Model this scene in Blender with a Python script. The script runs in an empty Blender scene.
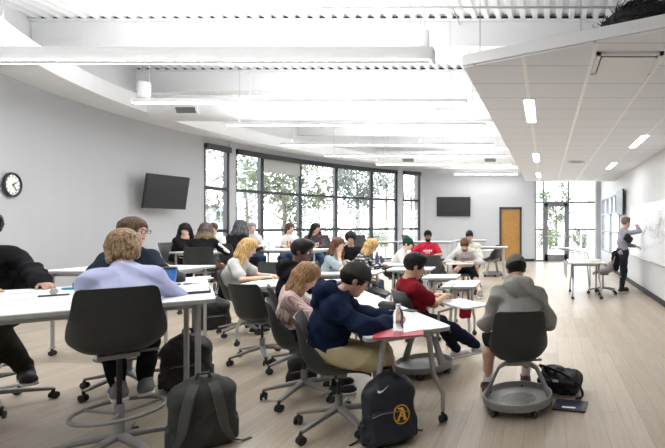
import bpy, bmesh, math, random
import numpy as np
from mathutils import Vector, Matrix, Euler
from mathutils.bvhtree import BVHTree

# ------------------------------------------------------------------ camera, world, light, exposure
scn = bpy.context.scene
C = scn.collection
R = math.radians
CAM_H = 1.5
F = 455.0                      # focal length in pixels of the 665 x 448 frame
VX, VY = 545.0, 225.0          # vanishing point of the room's long walls
cam_d = bpy.data.cameras.new('camera')
cam = bpy.data.objects.new('camera', cam_d); C.objects.link(cam)
cam.location = (0, 0, CAM_H); cam.rotation_euler = (R(90), 0, 0)
cam_d.sensor_width = 36; cam_d.lens = F / 665 * 36
cam_d.shift_x = -(VX - 332.5) / 665; cam_d.shift_y = (VY - 224) / 665
cam_d.clip_start = 0.05; cam_d.clip_end = 300
scn.camera = cam

w = bpy.data.worlds.new('overcast_sky'); scn.world = w; w.use_nodes = True
bg = w.node_tree.nodes['Background']
bg.inputs[0].default_value = (0.89, 0.95, 1.0, 1); bg.inputs[1].default_value = 4.0
scn.view_settings.view_transform = 'Standard'
scn.view_settings.look = 'None'
scn.view_settings.gamma = 1
scn.view_settings.use_curve_mapping = False
scn.view_settings.exposure = 0.72
scn.cycles.use_denoising = True
scn.cycles.max_bounces = 8
scn.cycles.diffuse_bounces = 5
scn.cycles.transparent_max_bounces = 12
scn.cycles.sample_clamp_indirect = 6
try:
    scn.cycles.use_light_tree = True
except Exception:
    pass
PEND_UP, PEND_DN, PANEL_W = 8.0, 5.0, 13.0

# ------------------------------------------------------------------ materials
MATS = {}
def new_mat(name):
    m = bpy.data.materials.new(name); m.use_nodes = True
    nt = m.node_tree
    return m, nt, nt.nodes, nt.links, nt.nodes['Principled BSDF']
def mat(name, col, rough=0.6, metal=0.0, var=0.06, scale=25.0, bump=0.0, bscale=120.0, sheen=0.0, spec=0.5):
    if name in MATS: return MATS[name]
    m, nt, N, L, b = new_mat(name)
    tc = N.new('ShaderNodeTexCoord')
    no = N.new('ShaderNodeTexNoise'); no.inputs['Scale'].default_value = scale; no.inputs['Detail'].default_value = 4
    L.new(tc.outputs['Object'], no.inputs['Vector'])
    mr = N.new('ShaderNodeMapRange'); mr.inputs[3].default_value = 1 - var * 2; mr.inputs[4].default_value = 1 + var * 2
    L.new(no.outputs[0], mr.inputs[0])
    mx = N.new('ShaderNodeVectorMath'); mx.operation = 'SCALE'; mx.inputs[0].default_value = col[:3]
    L.new(mr.outputs[0], mx.inputs['Scale']); L.new(mx.outputs[0], b.inputs['Base Color'])
    b.inputs['Roughness'].default_value = rough; b.inputs['Metallic'].default_value = metal
    b.inputs['Specular IOR Level'].default_value = spec
    if sheen: b.inputs['Sheen Weight'].default_value = sheen
    if bump:
        n2 = N.new('ShaderNodeTexNoise'); n2.inputs['Scale'].default_value = bscale; n2.inputs['Detail'].default_value = 3
        L.new(tc.outputs['Object'], n2.inputs['Vector'])
        bp = N.new('ShaderNodeBump'); bp.inputs['Strength'].default_value = bump; bp.inputs['Distance'].default_value = 0.004
        L.new(n2.outputs[0], bp.inputs['Height']); L.new(bp.outputs[0], b.inputs['Normal'])
    MATS[name] = m
    return m
def cloth(name, col, var=0.1): return mat('cloth_' + name, col, 0.9, var=var, scale=14, bump=0.5, bscale=260, sheen=0.0, spec=0.08)
def emit(name, col, s):
    if name in MATS: return MATS[name]
    m = bpy.data.materials.new(name); m.use_nodes = True; nt = m.node_tree; nt.nodes.clear()
    e = nt.nodes.new('ShaderNodeEmission'); o = nt.nodes.new('ShaderNodeOutputMaterial')
    e.inputs[0].default_value = (*col, 1); e.inputs[1].default_value = s
    nt.links.new(e.outputs[0], o.inputs[0]); MATS[name] = m
    return m
def glass_pane(name='window_glass', f=0.07):
    if name in MATS: return MATS[name]
    m = bpy.data.materials.new(name); m.use_nodes = True; nt = m.node_tree; nt.nodes.clear()
    t = nt.nodes.new('ShaderNodeBsdfTransparent'); g = nt.nodes.new('ShaderNodeBsdfGlossy'); g.inputs['Roughness'].default_value = 0.02
    x = nt.nodes.new('ShaderNodeMixShader'); x.inputs[0].default_value = f; o = nt.nodes.new('ShaderNodeOutputMaterial')
    nt.links.new(t.outputs[0], x.inputs[1]); nt.links.new(g.outputs[0], x.inputs[2]); nt.links.new(x.outputs[0], o.inputs[0])
    MATS[name] = m
    return m
def stripes(name, c1, c2, axis=0, freq=160.0, thr=0.5, rough=0.85, both=False, c3=None):
    """woven stripes or a check across the cloth, in the garment's own coordinates"""
    if name in MATS: return MATS[name]
    m, nt, N, L, b = new_mat(name)
    tc = N.new('ShaderNodeTexCoord'); sp = N.new('ShaderNodeSeparateXYZ'); L.new(tc.outputs['Object'], sp.inputs[0])
    def band(ax, fr):
        a = N.new('ShaderNodeMath'); a.operation = 'MULTIPLY'; a.inputs[1].default_value = fr; L.new(sp.outputs[ax], a.inputs[0])
        s = N.new('ShaderNodeMath'); s.operation = 'SINE'; L.new(a.outputs[0], s.inputs[0])
        g = N.new('ShaderNodeMath'); g.operation = 'GREATER_THAN'; g.inputs[1].default_value = thr; L.new(s.outputs[0], g.inputs[0])
        return g
    g = band(axis, freq)
    mix = N.new('ShaderNodeMix'); mix.data_type = 'RGBA'; mix.inputs[6].default_value = (*c1, 1); mix.inputs[7].default_value = (*c2, 1)
    L.new(g.outputs[0], mix.inputs[0]); out = mix.outputs[2]
    if both:
        g2 = band(2, freq); mix2 = N.new('ShaderNodeMix'); mix2.data_type = 'RGBA'; mix2.inputs[7].default_value = (*(c3 or c2), 1)
        L.new(out, mix2.inputs[6]); L.new(g2.outputs[0], mix2.inputs[0]); out = mix2.outputs[2]
    L.new(out, b.inputs['Base Color']); b.inputs['Roughness'].default_value = rough
    MATS[name] = m
    return m
def hair_mat(name, c1, c2):
    nm = 'hair_' + name
    if nm in MATS: return MATS[nm]
    m, nt, N, L, b = new_mat(nm)
    tc = N.new('ShaderNodeTexCoord'); mp = N.new('ShaderNodeMapping'); mp.inputs['Scale'].default_value = (90, 90, 9)
    L.new(tc.outputs['Object'], mp.inputs[0])
    no = N.new('ShaderNodeTexNoise'); no.inputs['Scale'].default_value = 1.0; no.inputs['Detail'].default_value = 3; L.new(mp.outputs[0], no.inputs['Vector'])
    cr = N.new('ShaderNodeValToRGB'); cr.color_ramp.elements[0].position = 0.35; cr.color_ramp.elements[1].position = 0.68
    cr.color_ramp.elements[0].color = (*c1, 1); cr.color_ramp.elements[1].color = (*c2, 1)
    L.new(no.outputs[0], cr.inputs[0]); L.new(cr.outputs[0], b.inputs['Base Color'])
    b.inputs['Roughness'].default_value = 0.5; b.inputs['Specular IOR Level'].default_value = 0.2
    bp = N.new('ShaderNodeBump'); bp.inputs['Strength'].default_value = 0.8; bp.inputs['Distance'].default_value = 0.006
    L.new(no.outputs[0], bp.inputs['Height']); L.new(bp.outputs[0], b.inputs['Normal'])
    MATS[nm] = m
    return m
def ombre_mat():
    nm = 'hair_ombre'
    m, nt, N, L, b = new_mat(nm)
    tc = N.new('ShaderNodeTexCoord'); sp = N.new('ShaderNodeSeparateXYZ'); L.new(tc.outputs['Object'], sp.inputs[0])
    mr = N.new('ShaderNodeMapRange'); mr.inputs[1].default_value = 1.12; mr.inputs[2].default_value = 1.45
    L.new(sp.outputs[2], mr.inputs[0])
    cr = N.new('ShaderNodeValToRGB'); cr.color_ramp.elements[0].color = (0.42, 0.27, 0.11, 1); cr.color_ramp.elements[1].color = (0.035, 0.02, 0.014, 1)
    L.new(mr.outputs[0], cr.inputs[0]); L.new(cr.outputs[0], b.inputs['Base Color']); b.inputs['Roughness'].default_value = 0.5
    MATS[nm] = m
    return m

WALL = mat('wall_paint_grey', (0.50, 0.505, 0.52), 0.75, var=0.01, scale=3)
WHITE = mat('white_paint', (0.86, 0.86, 0.86), 0.6, var=0.01, scale=4)
CEILW = mat('white_ceiling_paint', (0.88, 0.88, 0.88), 0.8, var=0.01, scale=4)
DUCTW = mat('white_duct_paint', (0.84, 0.84, 0.84), 0.5, var=0.01, scale=4)
FRAME = mat('dark_bronze_aluminium', (0.045, 0.047, 0.05), 0.45, 0.3, var=0.03)
SILVER = mat('grey_aluminium', (0.22, 0.225, 0.235), 0.4, 0.5, var=0.03)
BLACK = mat('black_plastic', (0.012, 0.012, 0.013), 0.4, var=0.05)
SCREEN = mat('black_screen', (0.006, 0.006, 0.007), 0.35, var=0.0)
RUBBER = mat('dark_rubber', (0.025, 0.025, 0.027), 0.6, var=0.1)
SHELL = mat('charcoal_shell_plastic', (0.022, 0.026, 0.027), 0.5, var=0.08, bump=0.25, bscale=400)
SHELL2 = mat('dark_grey_shell_plastic', (0.06, 0.063, 0.068), 0.5, var=0.06, bump=0.2, bscale=400)
GREYP = mat('warm_grey_plastic', (0.24, 0.235, 0.225), 0.5, var=0.04)
GREYM = mat('light_grey_metal', (0.42, 0.42, 0.41), 0.38, 0.35, var=0.03)
TOPW = mat('white_laminate', (0.80, 0.80, 0.79), 0.3, var=0.015, scale=6)
EDGE = mat('grey_edge_band', (0.36, 0.36, 0.36), 0.5, var=0.03)
PAPER = mat('white_paper', (0.85, 0.85, 0.84), 0.8, var=0.01)
SWHITE = mat('white_eye', (0.75, 0.74, 0.72), 0.3, var=0.0)
IRIS = mat('dark_iris', (0.03, 0.02, 0.012), 0.2, var=0.0)
LIP = mat('lips', (0.42, 0.16, 0.13), 0.5, var=0.03)
SKINS = {
 'fair': mat('skin_fair', (0.66, 0.42, 0.32), 0.5, var=0.05, scale=18),
 'tan': mat('skin_tan', (0.52, 0.31, 0.21), 0.5, var=0.05, scale=18),
 'mid': mat('skin_mid', (0.36, 0.20, 0.13), 0.5, var=0.05, scale=18),
 'dark': mat('skin_dark', (0.15, 0.08, 0.052), 0.45, var=0.05, scale=18)}

# ------------------------------------------------------------------ object helpers
def obj(name, me, m=None, parent=None, loc=None, rot=None):
    if isinstance(me, bmesh.types.BMesh):
        bm = me; me = bpy.data.meshes.new(name); bm.normal_update(); bm.to_mesh(me); bm.free()
    if m is not None and len(me.materials) == 0: me.materials.append(m)
    o = bpy.data.objects.new(name, me); C.objects.link(o)
    if parent is not None: o.parent = parent
    if loc is not None: o.location = loc
    if rot is not None: o.rotation_euler = rot
    return o
def thing(name, label, cat, loc=(0, 0, 0), rz=0.0, group=None):
    o = bpy.data.objects.new(name, None); C.objects.link(o); o.empty_display_size = 0.1
    o.location = loc; o.rotation_euler = (0, 0, rz)
    o['label'] = label; o['category'] = cat
    if group: o['group'] = group
    return o
def tag(o, label, cat, group=None, kind=None):
    o['label'] = label; o['category'] = cat
    if group: o['group'] = group
    if kind: o['kind'] = kind
    return o
def struct(o, label=None, cat=None):
    o['kind'] = 'structure'
    if label: o['label'] = label
    if cat: o['category'] = cat
    return o
def smooth(me, ang=None):
    me.polygons.foreach_set('use_smooth', [True] * len(me.polygons))
    if ang is not None:
        try: me.set_sharp_from_angle(angle=R(ang))
        except Exception: pass
    return me
class MB:
    """collects shapes into one mesh"""
    def __init__(s): s.v = []; s.f = []; s.M = Matrix.Identity(4)
    def add(s, vs, fs):
        n = len(s.v); s.v += [tuple(s.M @ Vector(p)) for p in vs]; s.f += [tuple(i + n for i in f) for f in fs]
        return s
    def box(s, lo, hi):
        x0, y0, z0 = lo; x1, y1, z1 = hi
        return s.add([(x0,y0,z0),(x1,y0,z0),(x1,y1,z0),(x0,y1,z0),(x0,y0,z1),(x1,y0,z1),(x1,y1,z1),(x0,y1,z1)],
                     [(3,2,1,0),(4,5,6,7),(0,1,5,4),(1,2,6,5),(2,3,7,6),(3,0,4,7)])
    def prism(s, poly, z0, z1):
        n = len(poly)
        a = sum(poly[i][0]*poly[(i+1)%n][1]-poly[(i+1)%n][0]*poly[i][1] for i in range(n))
        if a < 0: poly = poly[::-1]
        return s.add([(x,y,z0) for x,y in poly]+[(x,y,z1) for x,y in poly],
                     [tuple(range(n))[::-1], tuple(range(n,2*n))]+[(i,(i+1)%n,n+(i+1)%n,n+i) for i in range(n)])
    def tube(s, pts, r, n=10, flat=None, caps=True):
        """swept tube through pts; r number or list; flat=(w,h) gives a flat bar instead of a round one"""
        pts = [Vector(p) for p in pts]; k = len(pts)
        rr = r if isinstance(r, (list, tuple)) else [r]*k
        vs = []; up = None
        for i in range(k):
            t = (pts[min(i+1,k-1)]-pts[max(i-1,0)]).normalized()
            if up is None:
                up = Vector((0,0,1)) if abs(t.z) < 0.9 else Vector((0,1,0))
            a = t.cross(up); 
            if a.length < 1e-5: a = t.cross(Vector((1,0,0)))
            a.normalize(); b = a.cross(t).normalized(); up = b
            for j in range(n):
                q = 2*math.pi*j/n; c_, s_ = math.cos(q), math.sin(q)
                if flat:
                    e = 0.45; c2 = math.copysign(abs(c_)**e, c_); s2 = math.copysign(abs(s_)**e, s_)
                    vs.append(pts[i]+a*c2*flat[0]*rr[i]+b*s2*flat[1]*rr[i])
                else: vs.append(pts[i]+(a*c_+b*s_)*rr[i])
        fs = [(i*n+j, i*n+(j+1)%n, (i+1)*n+(j+1)%n, (i+1)*n+j) for i in range(k-1) for j in range(n)]
        if caps: fs += [tuple(range(n))[::-1], tuple(range((k-1)*n, k*n))]
        return s.add(vs, fs)
    def lathe(s, prof, n=24, c=(0,0,0)):
        """prof: list of (radius, z)"""
        vs = [(c[0]+r*math.cos(2*math.pi*j/n), c[1]+r*math.sin(2*math.pi*j/n), c[2]+z) for r, z in prof for j in range(n)]
        k = len(prof)
        fs = [(i*n+j, i*n+(j+1)%n, (i+1)*n+(j+1)%n, (i+1)*n+j) for i in range(k-1) for j in range(n)]
        fs += [tuple(range(n))[::-1], tuple(range((k-1)*n, k*n))]
        return s.add(vs, fs)
    def ring(s, c, rad, r, n=36, m=8, sx=1, sy=1):
        vs = []; fs = []
        for i in range(n):
            a = 2*math.pi*i/n
            for j in range(m):
                b = 2*math.pi*j/m; q = rad + r*math.cos(b)
                vs.append((c[0]+q*math.cos(a)*sx, c[1]+q*math.sin(a)*sy, c[2]+r*math.sin(b)))
        for i in range(n):
            for j in range(m):
                fs.append((i*m+j, ((i+1)%n)*m+j, ((i+1)%n)*m+(j+1)%m, i*m+(j+1)%m))
        return s.add(vs, fs)
    def mesh(s, name, sm=None, bev=None):
        me = bpy.data.meshes.new(name); me.from_pydata([tuple(v) for v in s.v], [], s.f)
        bm = bmesh.new(); bm.from_mesh(me)
        if bev:
            es = [e for e in bm.edges if e.is_manifold and e.calc_face_angle(0) > 0.6]
            bmesh.ops.bevel(bm, geom=es, offset=bev, segments=2, affect='EDGES', profile=0.6)
        bmesh.ops.recalc_face_normals(bm, faces=bm.faces)
        bm.to_mesh(me); bm.free()
        if sm is not None: smooth(me, sm)
        return me
    def build(s, name, m, parent=None, sm=None, bev=None, loc=None, rot=None):
        return obj(name, s.mesh(name, sm, bev), m, parent, loc, rot)
def rrect(w, d, r, n=6, cx=0, cy=0):
    p = []
    for (sx, sy, a0) in ((1,1,0),(-1,1,90),(-1,-1,180),(1,-1,270)):
        for i in range(n+1):
            a = R(a0+90*i/n); p.append((cx+sx*(w/2-r)+r*math.cos(a), cy+sy*(d/2-r)+r*math.sin(a)))
    return p

# ------------------------------------------------------------------ smooth-blended solids (for bodies, cloth, bags)
V = lambda *a: np.array(a, dtype=float)
def unit(v): v = np.asarray(v, float); return v/ (np.linalg.norm(v)+1e-12)
class Solid:
    def __init__(s): s.p = []
    def cap(s, a, b, ra, rb=None, k=0.02, flat=None, fs=1.0, sub=False):
        a = np.asarray(a, float); b = np.asarray(b, float); rb = ra if rb is None else rb
        ab = b-a; L2 = float(ab@ab)+1e-12; n = None if flat is None else unit(flat)
        def fn(x, y, z):
            px, py, pz = x-a[0], y-a[1], z-a[2]
            t = np.clip((px*ab[0]+py*ab[1]+pz*ab[2])/L2, 0, 1)
            qx, qy, qz = px-t*ab[0], py-t*ab[1], pz-t*ab[2]
            d2 = qx*qx+qy*qy+qz*qz
            if n is not None:
                qn = qx*n[0]+qy*n[1]+qz*n[2]; d2 = d2+(fs*fs-1)*qn*qn
            return np.sqrt(np.maximum(d2, 0))-(ra+(rb-ra)*t)
        m = max(ra, rb); s.p.append((fn, np.minimum(a, b)-m, np.maximum(a, b)+m, k, sub))
        return s
    def ell(s, c, r, M=None, k=0.02, sub=False):
        c = np.asarray(c, float); r = np.asarray(r, float); M = np.eye(3) if M is None else np.asarray(M, float)
        def fn(x, y, z):
            px, py, pz = x-c[0], y-c[1], z-c[2]
            k0 = 0; k1 = 0
            for i in range(3):
                q = (px*M[0, i]+py*M[1, i]+pz*M[2, i])/r[i]; k0 = k0+q*q; k1 = k1+(q/r[i])**2
            k0 = np.sqrt(k0); k1 = np.sqrt(k1)+1e-9
            return k0*(k0-1)/k1
        ext = np.sqrt(((M*r)**2).sum(1)); s.p.append((fn, c-ext, c+ext, k, sub))
        return s
    def rbox(s, c, hf, r, M=None, k=0.01, sub=False):
        c = np.asarray(c, float); hf = np.asarray(hf, float); M = np.eye(3) if M is None else np.asarray(M, float)
        def fn(x, y, z):
            px, py, pz = x-c[0], y-c[1], z-c[2]; o = 0; mx = None
            for i in range(3):
                q = np.abs(px*M[0, i]+py*M[1, i]+pz*M[2, i])-(hf[i]-r); o = o+np.maximum(q, 0)**2
                mx = q if mx is None else np.maximum(mx, q)
            return np.sqrt(o)+np.minimum(mx, 0)-r
        ext = np.abs(M) @ hf; s.p.append((fn, c-ext, c+ext, k, sub))
        return s
    def plane(s, pt, n):
        """remove everything on the side n points to"""
        pt = np.asarray(pt, float); n = unit(n)
        s.p.append((lambda x, y, z: (x-pt[0])*n[0]+(y-pt[1])*n[1]+(z-pt[2])*n[2], None, None, 0, 'cut'))
        return s
    def mesh(s, name, h=0.01, noise=None):
        adds = [q for q in s.p if q[1] is not None and not q[4]]
        lo = np.min([q[1] for q in adds], axis=0)-3*h; hi = np.max([q[2] for q in adds], axis=0)+3*h
        n = np.ceil((hi-lo)/h).astype(int)+1
        ax = [lo[i]+h*np.arange(n[i]) for i in range(3)]
        G = np.full(tuple(n), 0.3, np.float32)
        for fn, a, b, k, sub in s.p:
            if a is None: i0 = np.zeros(3, int); i1 = n
            else:
                pad = k+2.5*h
                i0 = np.clip(np.floor((a-pad-lo)/h).astype(int), 0, n); i1 = np.clip(np.ceil((b+pad-lo)/h).astype(int)+1, 0, n)
            if np.any(i1 <= i0): continue
            x = ax[0][i0[0]:i1[0]][:, None, None].astype(np.float32); y = ax[1][i0[1]:i1[1]][None, :, None].astype(np.float32); z = ax[2][i0[2]:i1[2]][None, None, :].astype(np.float32)
            d = np.asarray(fn(x, y, z), np.float32)
            g = G[i0[0]:i1[0], i0[1]:i1[1], i0[2]:i1[2]]
            if sub == 'cut': np.maximum(g, d, out=g)
            elif sub:
                hh = np.maximum(k-np.abs(g+d), 0)/max(k, 1e-6); g[...] = np.maximum(g, -d)+hh*hh*k/4
            else:
                hh = np.maximum(k-np.abs(g-d), 0)/max(k, 1e-6); g[...] = np.minimum(g, d)-hh*hh*k/4
        if noise is not None:
            x = ax[0][:, None, None]; y = ax[1][None, :, None]; z = ax[2][None, None, :]
            G += np.asarray(noise(x, y, z), np.float32)
        for sl in ((0,), (-1,)):
            G[sl[0], :, :] = np.maximum(G[sl[0], :, :], 1e-3); G[:, sl[0], :] = np.maximum(G[:, sl[0], :], 1e-3); G[:, :, sl[0]] = np.maximum(G[:, :, sl[0]], 1e-3)
        return nets(G, lo, h, name)
def nets(G, lo, h, name):
    I = G < 0; nx, ny, nz = G.shape
    cnt = np.zeros((nx-1, ny-1, nz-1), np.int8)
    for dx in (0, 1):
        for dy in (0, 1):
            for dz in (0, 1): cnt += I[dx:nx-1+dx, dy:ny-1+dy, dz:nz-1+dz]
    act = (cnt > 0) & (cnt < 8); idx = np.argwhere(act)
    num = np.full(act.shape, -1, np.int32); num[act] = np.arange(len(idx))
    acc = np.zeros((len(idx), 3)); c = np.zeros(len(idx))
    cor = {(dx,dy,dz): G[idx[:,0]+dx, idx[:,1]+dy, idx[:,2]+dz] for dx in (0,1) for dy in (0,1) for dz in (0,1)}
    for axx in range(3):
        for u in (0, 1):
            for v in (0, 1):
                a = [0,0,0]; o = [i for i in range(3) if i != axx]; a[o[0]] = u; a[o[1]] = v; b = list(a); b[axx] = 1
                ga, gb = cor[tuple(a)], cor[tuple(b)]; m = (ga < 0) != (gb < 0)
                t = np.where(m, ga/np.where(m, ga-gb, 1), 0)
                p = np.tile(np.array(a, float), (len(idx), 1)); p[:, axx] = t
                acc[m] += p[m]; c += m
    vs = (idx+acc/np.maximum(c, 1)[:, None])*h+lo
    quads = []
    for axx in range(3):
        o = [i for i in range(3) if i != axx]
        s0 = [slice(None)]*3; s1 = [slice(None)]*3; s0[axx] = slice(0, -1); s1[axx] = slice(1, None)
        A, B = I[tuple(s0)], I[tuple(s1)]; e = np.argwhere(A != B)
        ok = (e[:, o[0]] > 0) & (e[:, o[1]] > 0) & (e[:, o[0]] < G.shape[o[0]]-1) & (e[:, o[1]] < G.shape[o[1]]-1); e = e[ok]
        ins = A[e[:,0], e[:,1], e[:,2]]
        def cell(du, dv):
            q = e.copy(); q[:, o[0]] -= du; q[:, o[1]] -= dv
            return num[q[:,0], q[:,1], q[:,2]]
        q = np.stack([cell(1,1), cell(0,1), cell(0,0), cell(1,0)], 1)
        flip = ins if axx != 1 else ~ins
        q[~flip] = q[~flip][:, ::-1]; quads.append(q)
    q = np.concatenate(quads); q = q[(q >= 0).all(1)]
    me = bpy.data.meshes.new(name); me.vertices.add(len(vs)); me.vertices.foreach_set('co', vs.astype(np.float32).ravel())
    me.loops.add(len(q)*4); me.loops.foreach_set('vertex_index', q.astype(np.int32).ravel())
    me.polygons.add(len(q)); me.polygons.foreach_set('loop_start', np.arange(0, len(q)*4, 4, dtype=np.int32))
    me.update(calc_edges=True); me.validate()
    me.polygons.foreach_set('use_smooth', np.ones(len(me.polygons), dtype=bool))
    return me
def folds(amp, f=22.0, sx=0.0):
    def fn(x, y, z):
        w1 = np.sin(x*f*0.9+2.3*np.sin(z*f*0.55+sx)+y*f*0.5); w2 = np.sin(z*f*1.4+2.0*np.sin(x*f*0.6+1.3+sx)+1.6*np.sin(y*f*0.9))
        w3 = 1-2*np.abs(np.sin((x*0.6+z)*f*1.15+1.8*np.sin(y*f*0.7+sx)+1.2*np.sin(x*f*0.5)))
        return -amp*(0.35*w1+0.45*w2*w1+0.55*w3)-amp*0.4
    return fn
def decal(o_list, name, quads, org, rgt, up, dr, m, parent, off=0.003):
    """marks printed on a surface: 2D quads (in metres) subdivided and laid onto the surface of o_list (meshes in the same space)"""
    trees = [BVHTree.FromPolygons([v.co.copy() for v in me.vertices], [tuple(p.vertices) for p in me.polygons]) for me in o_list]
    org, rgt, up, dr = Vector(org), Vector(rgt).normalized(), Vector(up).normalized(), Vector(dr).normalized()
    vs, fs = [], []
    for q, (na, nb) in quads:
        base = len(vs); bad = False
        for i in range(na+1):
            for j in range(nb+1):
                s_, t_ = i/na, j/nb
                p = [(1-s_)*(1-t_)*q[0][c]+s_*(1-t_)*q[1][c]+s_*t_*q[2][c]+(1-s_)*t_*q[3][c] for c in (0, 1)]
                w0 = org+rgt*p[0]+up*p[1]; best = None
                for T in trees:
                    hit = T.ray_cast(w0, dr, 1.0)
                    if hit[0] is not None and (best is None or hit[3] < best[1]): best = (hit[0], hit[3])
                vs.append(tuple((best[0] if best else w0+dr*0.2)-dr*off)); bad |= best is None
        if bad:
            del vs[base:]; continue
        for i in range(na):
            for j in range(nb): fs.append((base+i*(nb+1)+j, base+(i+1)*(nb+1)+j, base+(i+1)*(nb+1)+j+1, base+i*(nb+1)+j+1))
    if not fs: return None
    me = bpy.data.meshes.new(name); me.from_pydata(vs, [], fs); smooth(me)
    return obj(name, me, m, parent)
def fl(px, py, z=0.0):
    """the place on the plane at height z that the frame shows at px, py"""
    Y = (CAM_H-z)*F/(py-VY)
    return ((px-VX)*Y/F, Y)

# ------------------------------------------------------------------ the room
CX, CY, RR = 0.95, 10.7, 10.0          # the long curved window wall is part of a circle
YB, XR = 18.75, 2.2                    # back wall, right wall
def arc(phi, r=RR): return (CX-r*math.cos(phi), CY+r*math.sin(phi))
def phi_at(px, r=RR):
    k = (px-VX)/F; lo, hi = -0.7, 1.0
    f = lambda p: (arc(p, r)[0]-k*arc(p, r)[1])
    for _ in range(60):
        mid = (lo+hi)/2
        if f(mid) < 0: lo = mid
        else: hi = mid
    return (lo+hi)/2
PH_END = math.asin((YB-CY)/RR); PH_START = -math.asin((CY-3.0)/RR)
def arc_box(mb, p0, p1, r0, r1, z0, z1):
    n = max(2, int(abs(p1-p0)/0.03))
    a = [arc(p0+(p1-p0)*i/n, r0) for i in range(n+1)]; b = [arc(p0+(p1-p0)*i/n, r1) for i in range(n+1)]
    for i in range(n): mb.prism([a[i], a[i+1], b[i+1], b[i]], z0, z1)
    return mb
# floor
def floor_mat():
    m, nt, N, L, b = new_mat('pale_oak_planks')
    tc = N.new('ShaderNodeTexCoord'); mp = N.new('ShaderNodeMapping'); mp.inputs['Rotation'].default_value = (0, 0, R(90))
    L.new(tc.outputs['Object'], mp.inputs[0])
    br = N.new('ShaderNodeTexBrick'); br.inputs['Scale'].default_value = 1; br.inputs['Brick Width'].default_value = 1.22; br.inputs['Row Height'].default_value = 0.15
    br.inputs['Mortar Size'].default_value = 0.0018; br.offset = 0.37; br.inputs['Bias'].default_value = 0
    br.inputs['Color1'].default_value = (0.45, 0.375, 0.285, 1); br.inputs['Color2'].default_value = (0.365, 0.30, 0.225, 1); br.inputs['Mortar'].default_value = (0.24, 0.19, 0.145, 1)
    L.new(mp.outputs[0], br.inputs[0])
    m2 = N.new('ShaderNodeMapping'); m2.inputs['Scale'].default_value = (1.6, 22, 1); L.new(mp.outputs[0], m2.inputs[0])
    no = N.new('ShaderNodeTexNoise'); no.inputs['Scale'].default_value = 1.6; no.inputs['Detail'].default_value = 6; no.inputs['Roughness'].default_value = 0.65; L.new(m2.outputs[0], no.inputs['Vector'])
    mr = N.new('ShaderNodeMapRange'); mr.inputs[1].default_value = 0.3; mr.inputs[2].default_value = 0.7; mr.inputs[3].default_value = 0.86; mr.inputs[4].default_value = 1.1; L.new(no.outputs[0], mr.inputs[0])
    sc_ = N.new('ShaderNodeVectorMath'); sc_.operation = 'SCALE'; L.new(br.outputs[0], sc_.inputs[0]); L.new(mr.outputs[0], sc_.inputs['Scale'])
    L.new(sc_.outputs[0], b.inputs['Base Color']); b.inputs['Roughness'].default_value = 0.38; b.inputs['Specular IOR Level'].default_value = 0.55
    return m
pts = [arc(PH_START+(PH_END-PH_START)*i/40, RR+0.1) for i in range(41)]
poly = [(2.3, -3), (2.3, YB+0.1)]+pts[::-1]+[(pts[0][0], -3)]
struct(MB().prism(poly, -0.06, 0).build('floor', floor_mat()))
# window wall
mb = MB()
p1a, p1b, p2a, p2b, p3a, p3b = [phi_at(q) for q in (204, 229, 235, 397.5, 402.5, 420.5)]
ZS, ZH, ZW = 0.16, 3.64, 3.82
arc_box(mb, PH_START, p1a, RR, RR+0.2, 0, ZW); arc_box(mb, p1b, p2a, RR-0.03, RR+0.2, 0, ZW); arc_box(mb, p2b, p3a, RR-0.03, RR+0.2, 0, ZW); arc_box(mb, p3b, PH_END+0.01, RR, RR+0.2, 0, ZW)
for a, b in ((p1a, p1b), (p2a, p2b), (p3a, p3b)):
    arc_box(mb, a, b, RR, RR+0.2, 0, ZS); arc_box(mb, a, b, RR, RR+0.2, ZH, ZW)
xs = arc(PH_START)[0]
mb.box((xs-0.2, -3, 0), (xs, 3.02, 4.95))
arc_box(mb, PH_START, p1a, RR, RR+0.02, ZW, 3.83)
struct(mb.build('wall_left', WALL))
mb = MB(); arc_box(mb, PH_START, PH_END+0.02, RR, RR+0.2, ZW, 4.97)
struct(mb.build('wall_left_upper', CEILW))
mb = MB(); arc_box(mb, PH_START, PH_END+0.05, 9.25, RR+0.01, ZW, 4.12)
struct(mb.build('ceiling_soffit', WHITE))
mb = MB(); mb.box((-5.6, YB-0.9, ZW), (-0.8, YB+0.1, 4.12))
mb = None
mb = MB(); arc_box(mb, PH_START, p1a, RR-0.012, RR+0.01, 0, 0.1); arc_box(mb, p1b, p2a, RR-0.045, RR-0.02, 0, 0.1)
struct(mb.build('baseboard_left', RUBBER))
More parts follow.
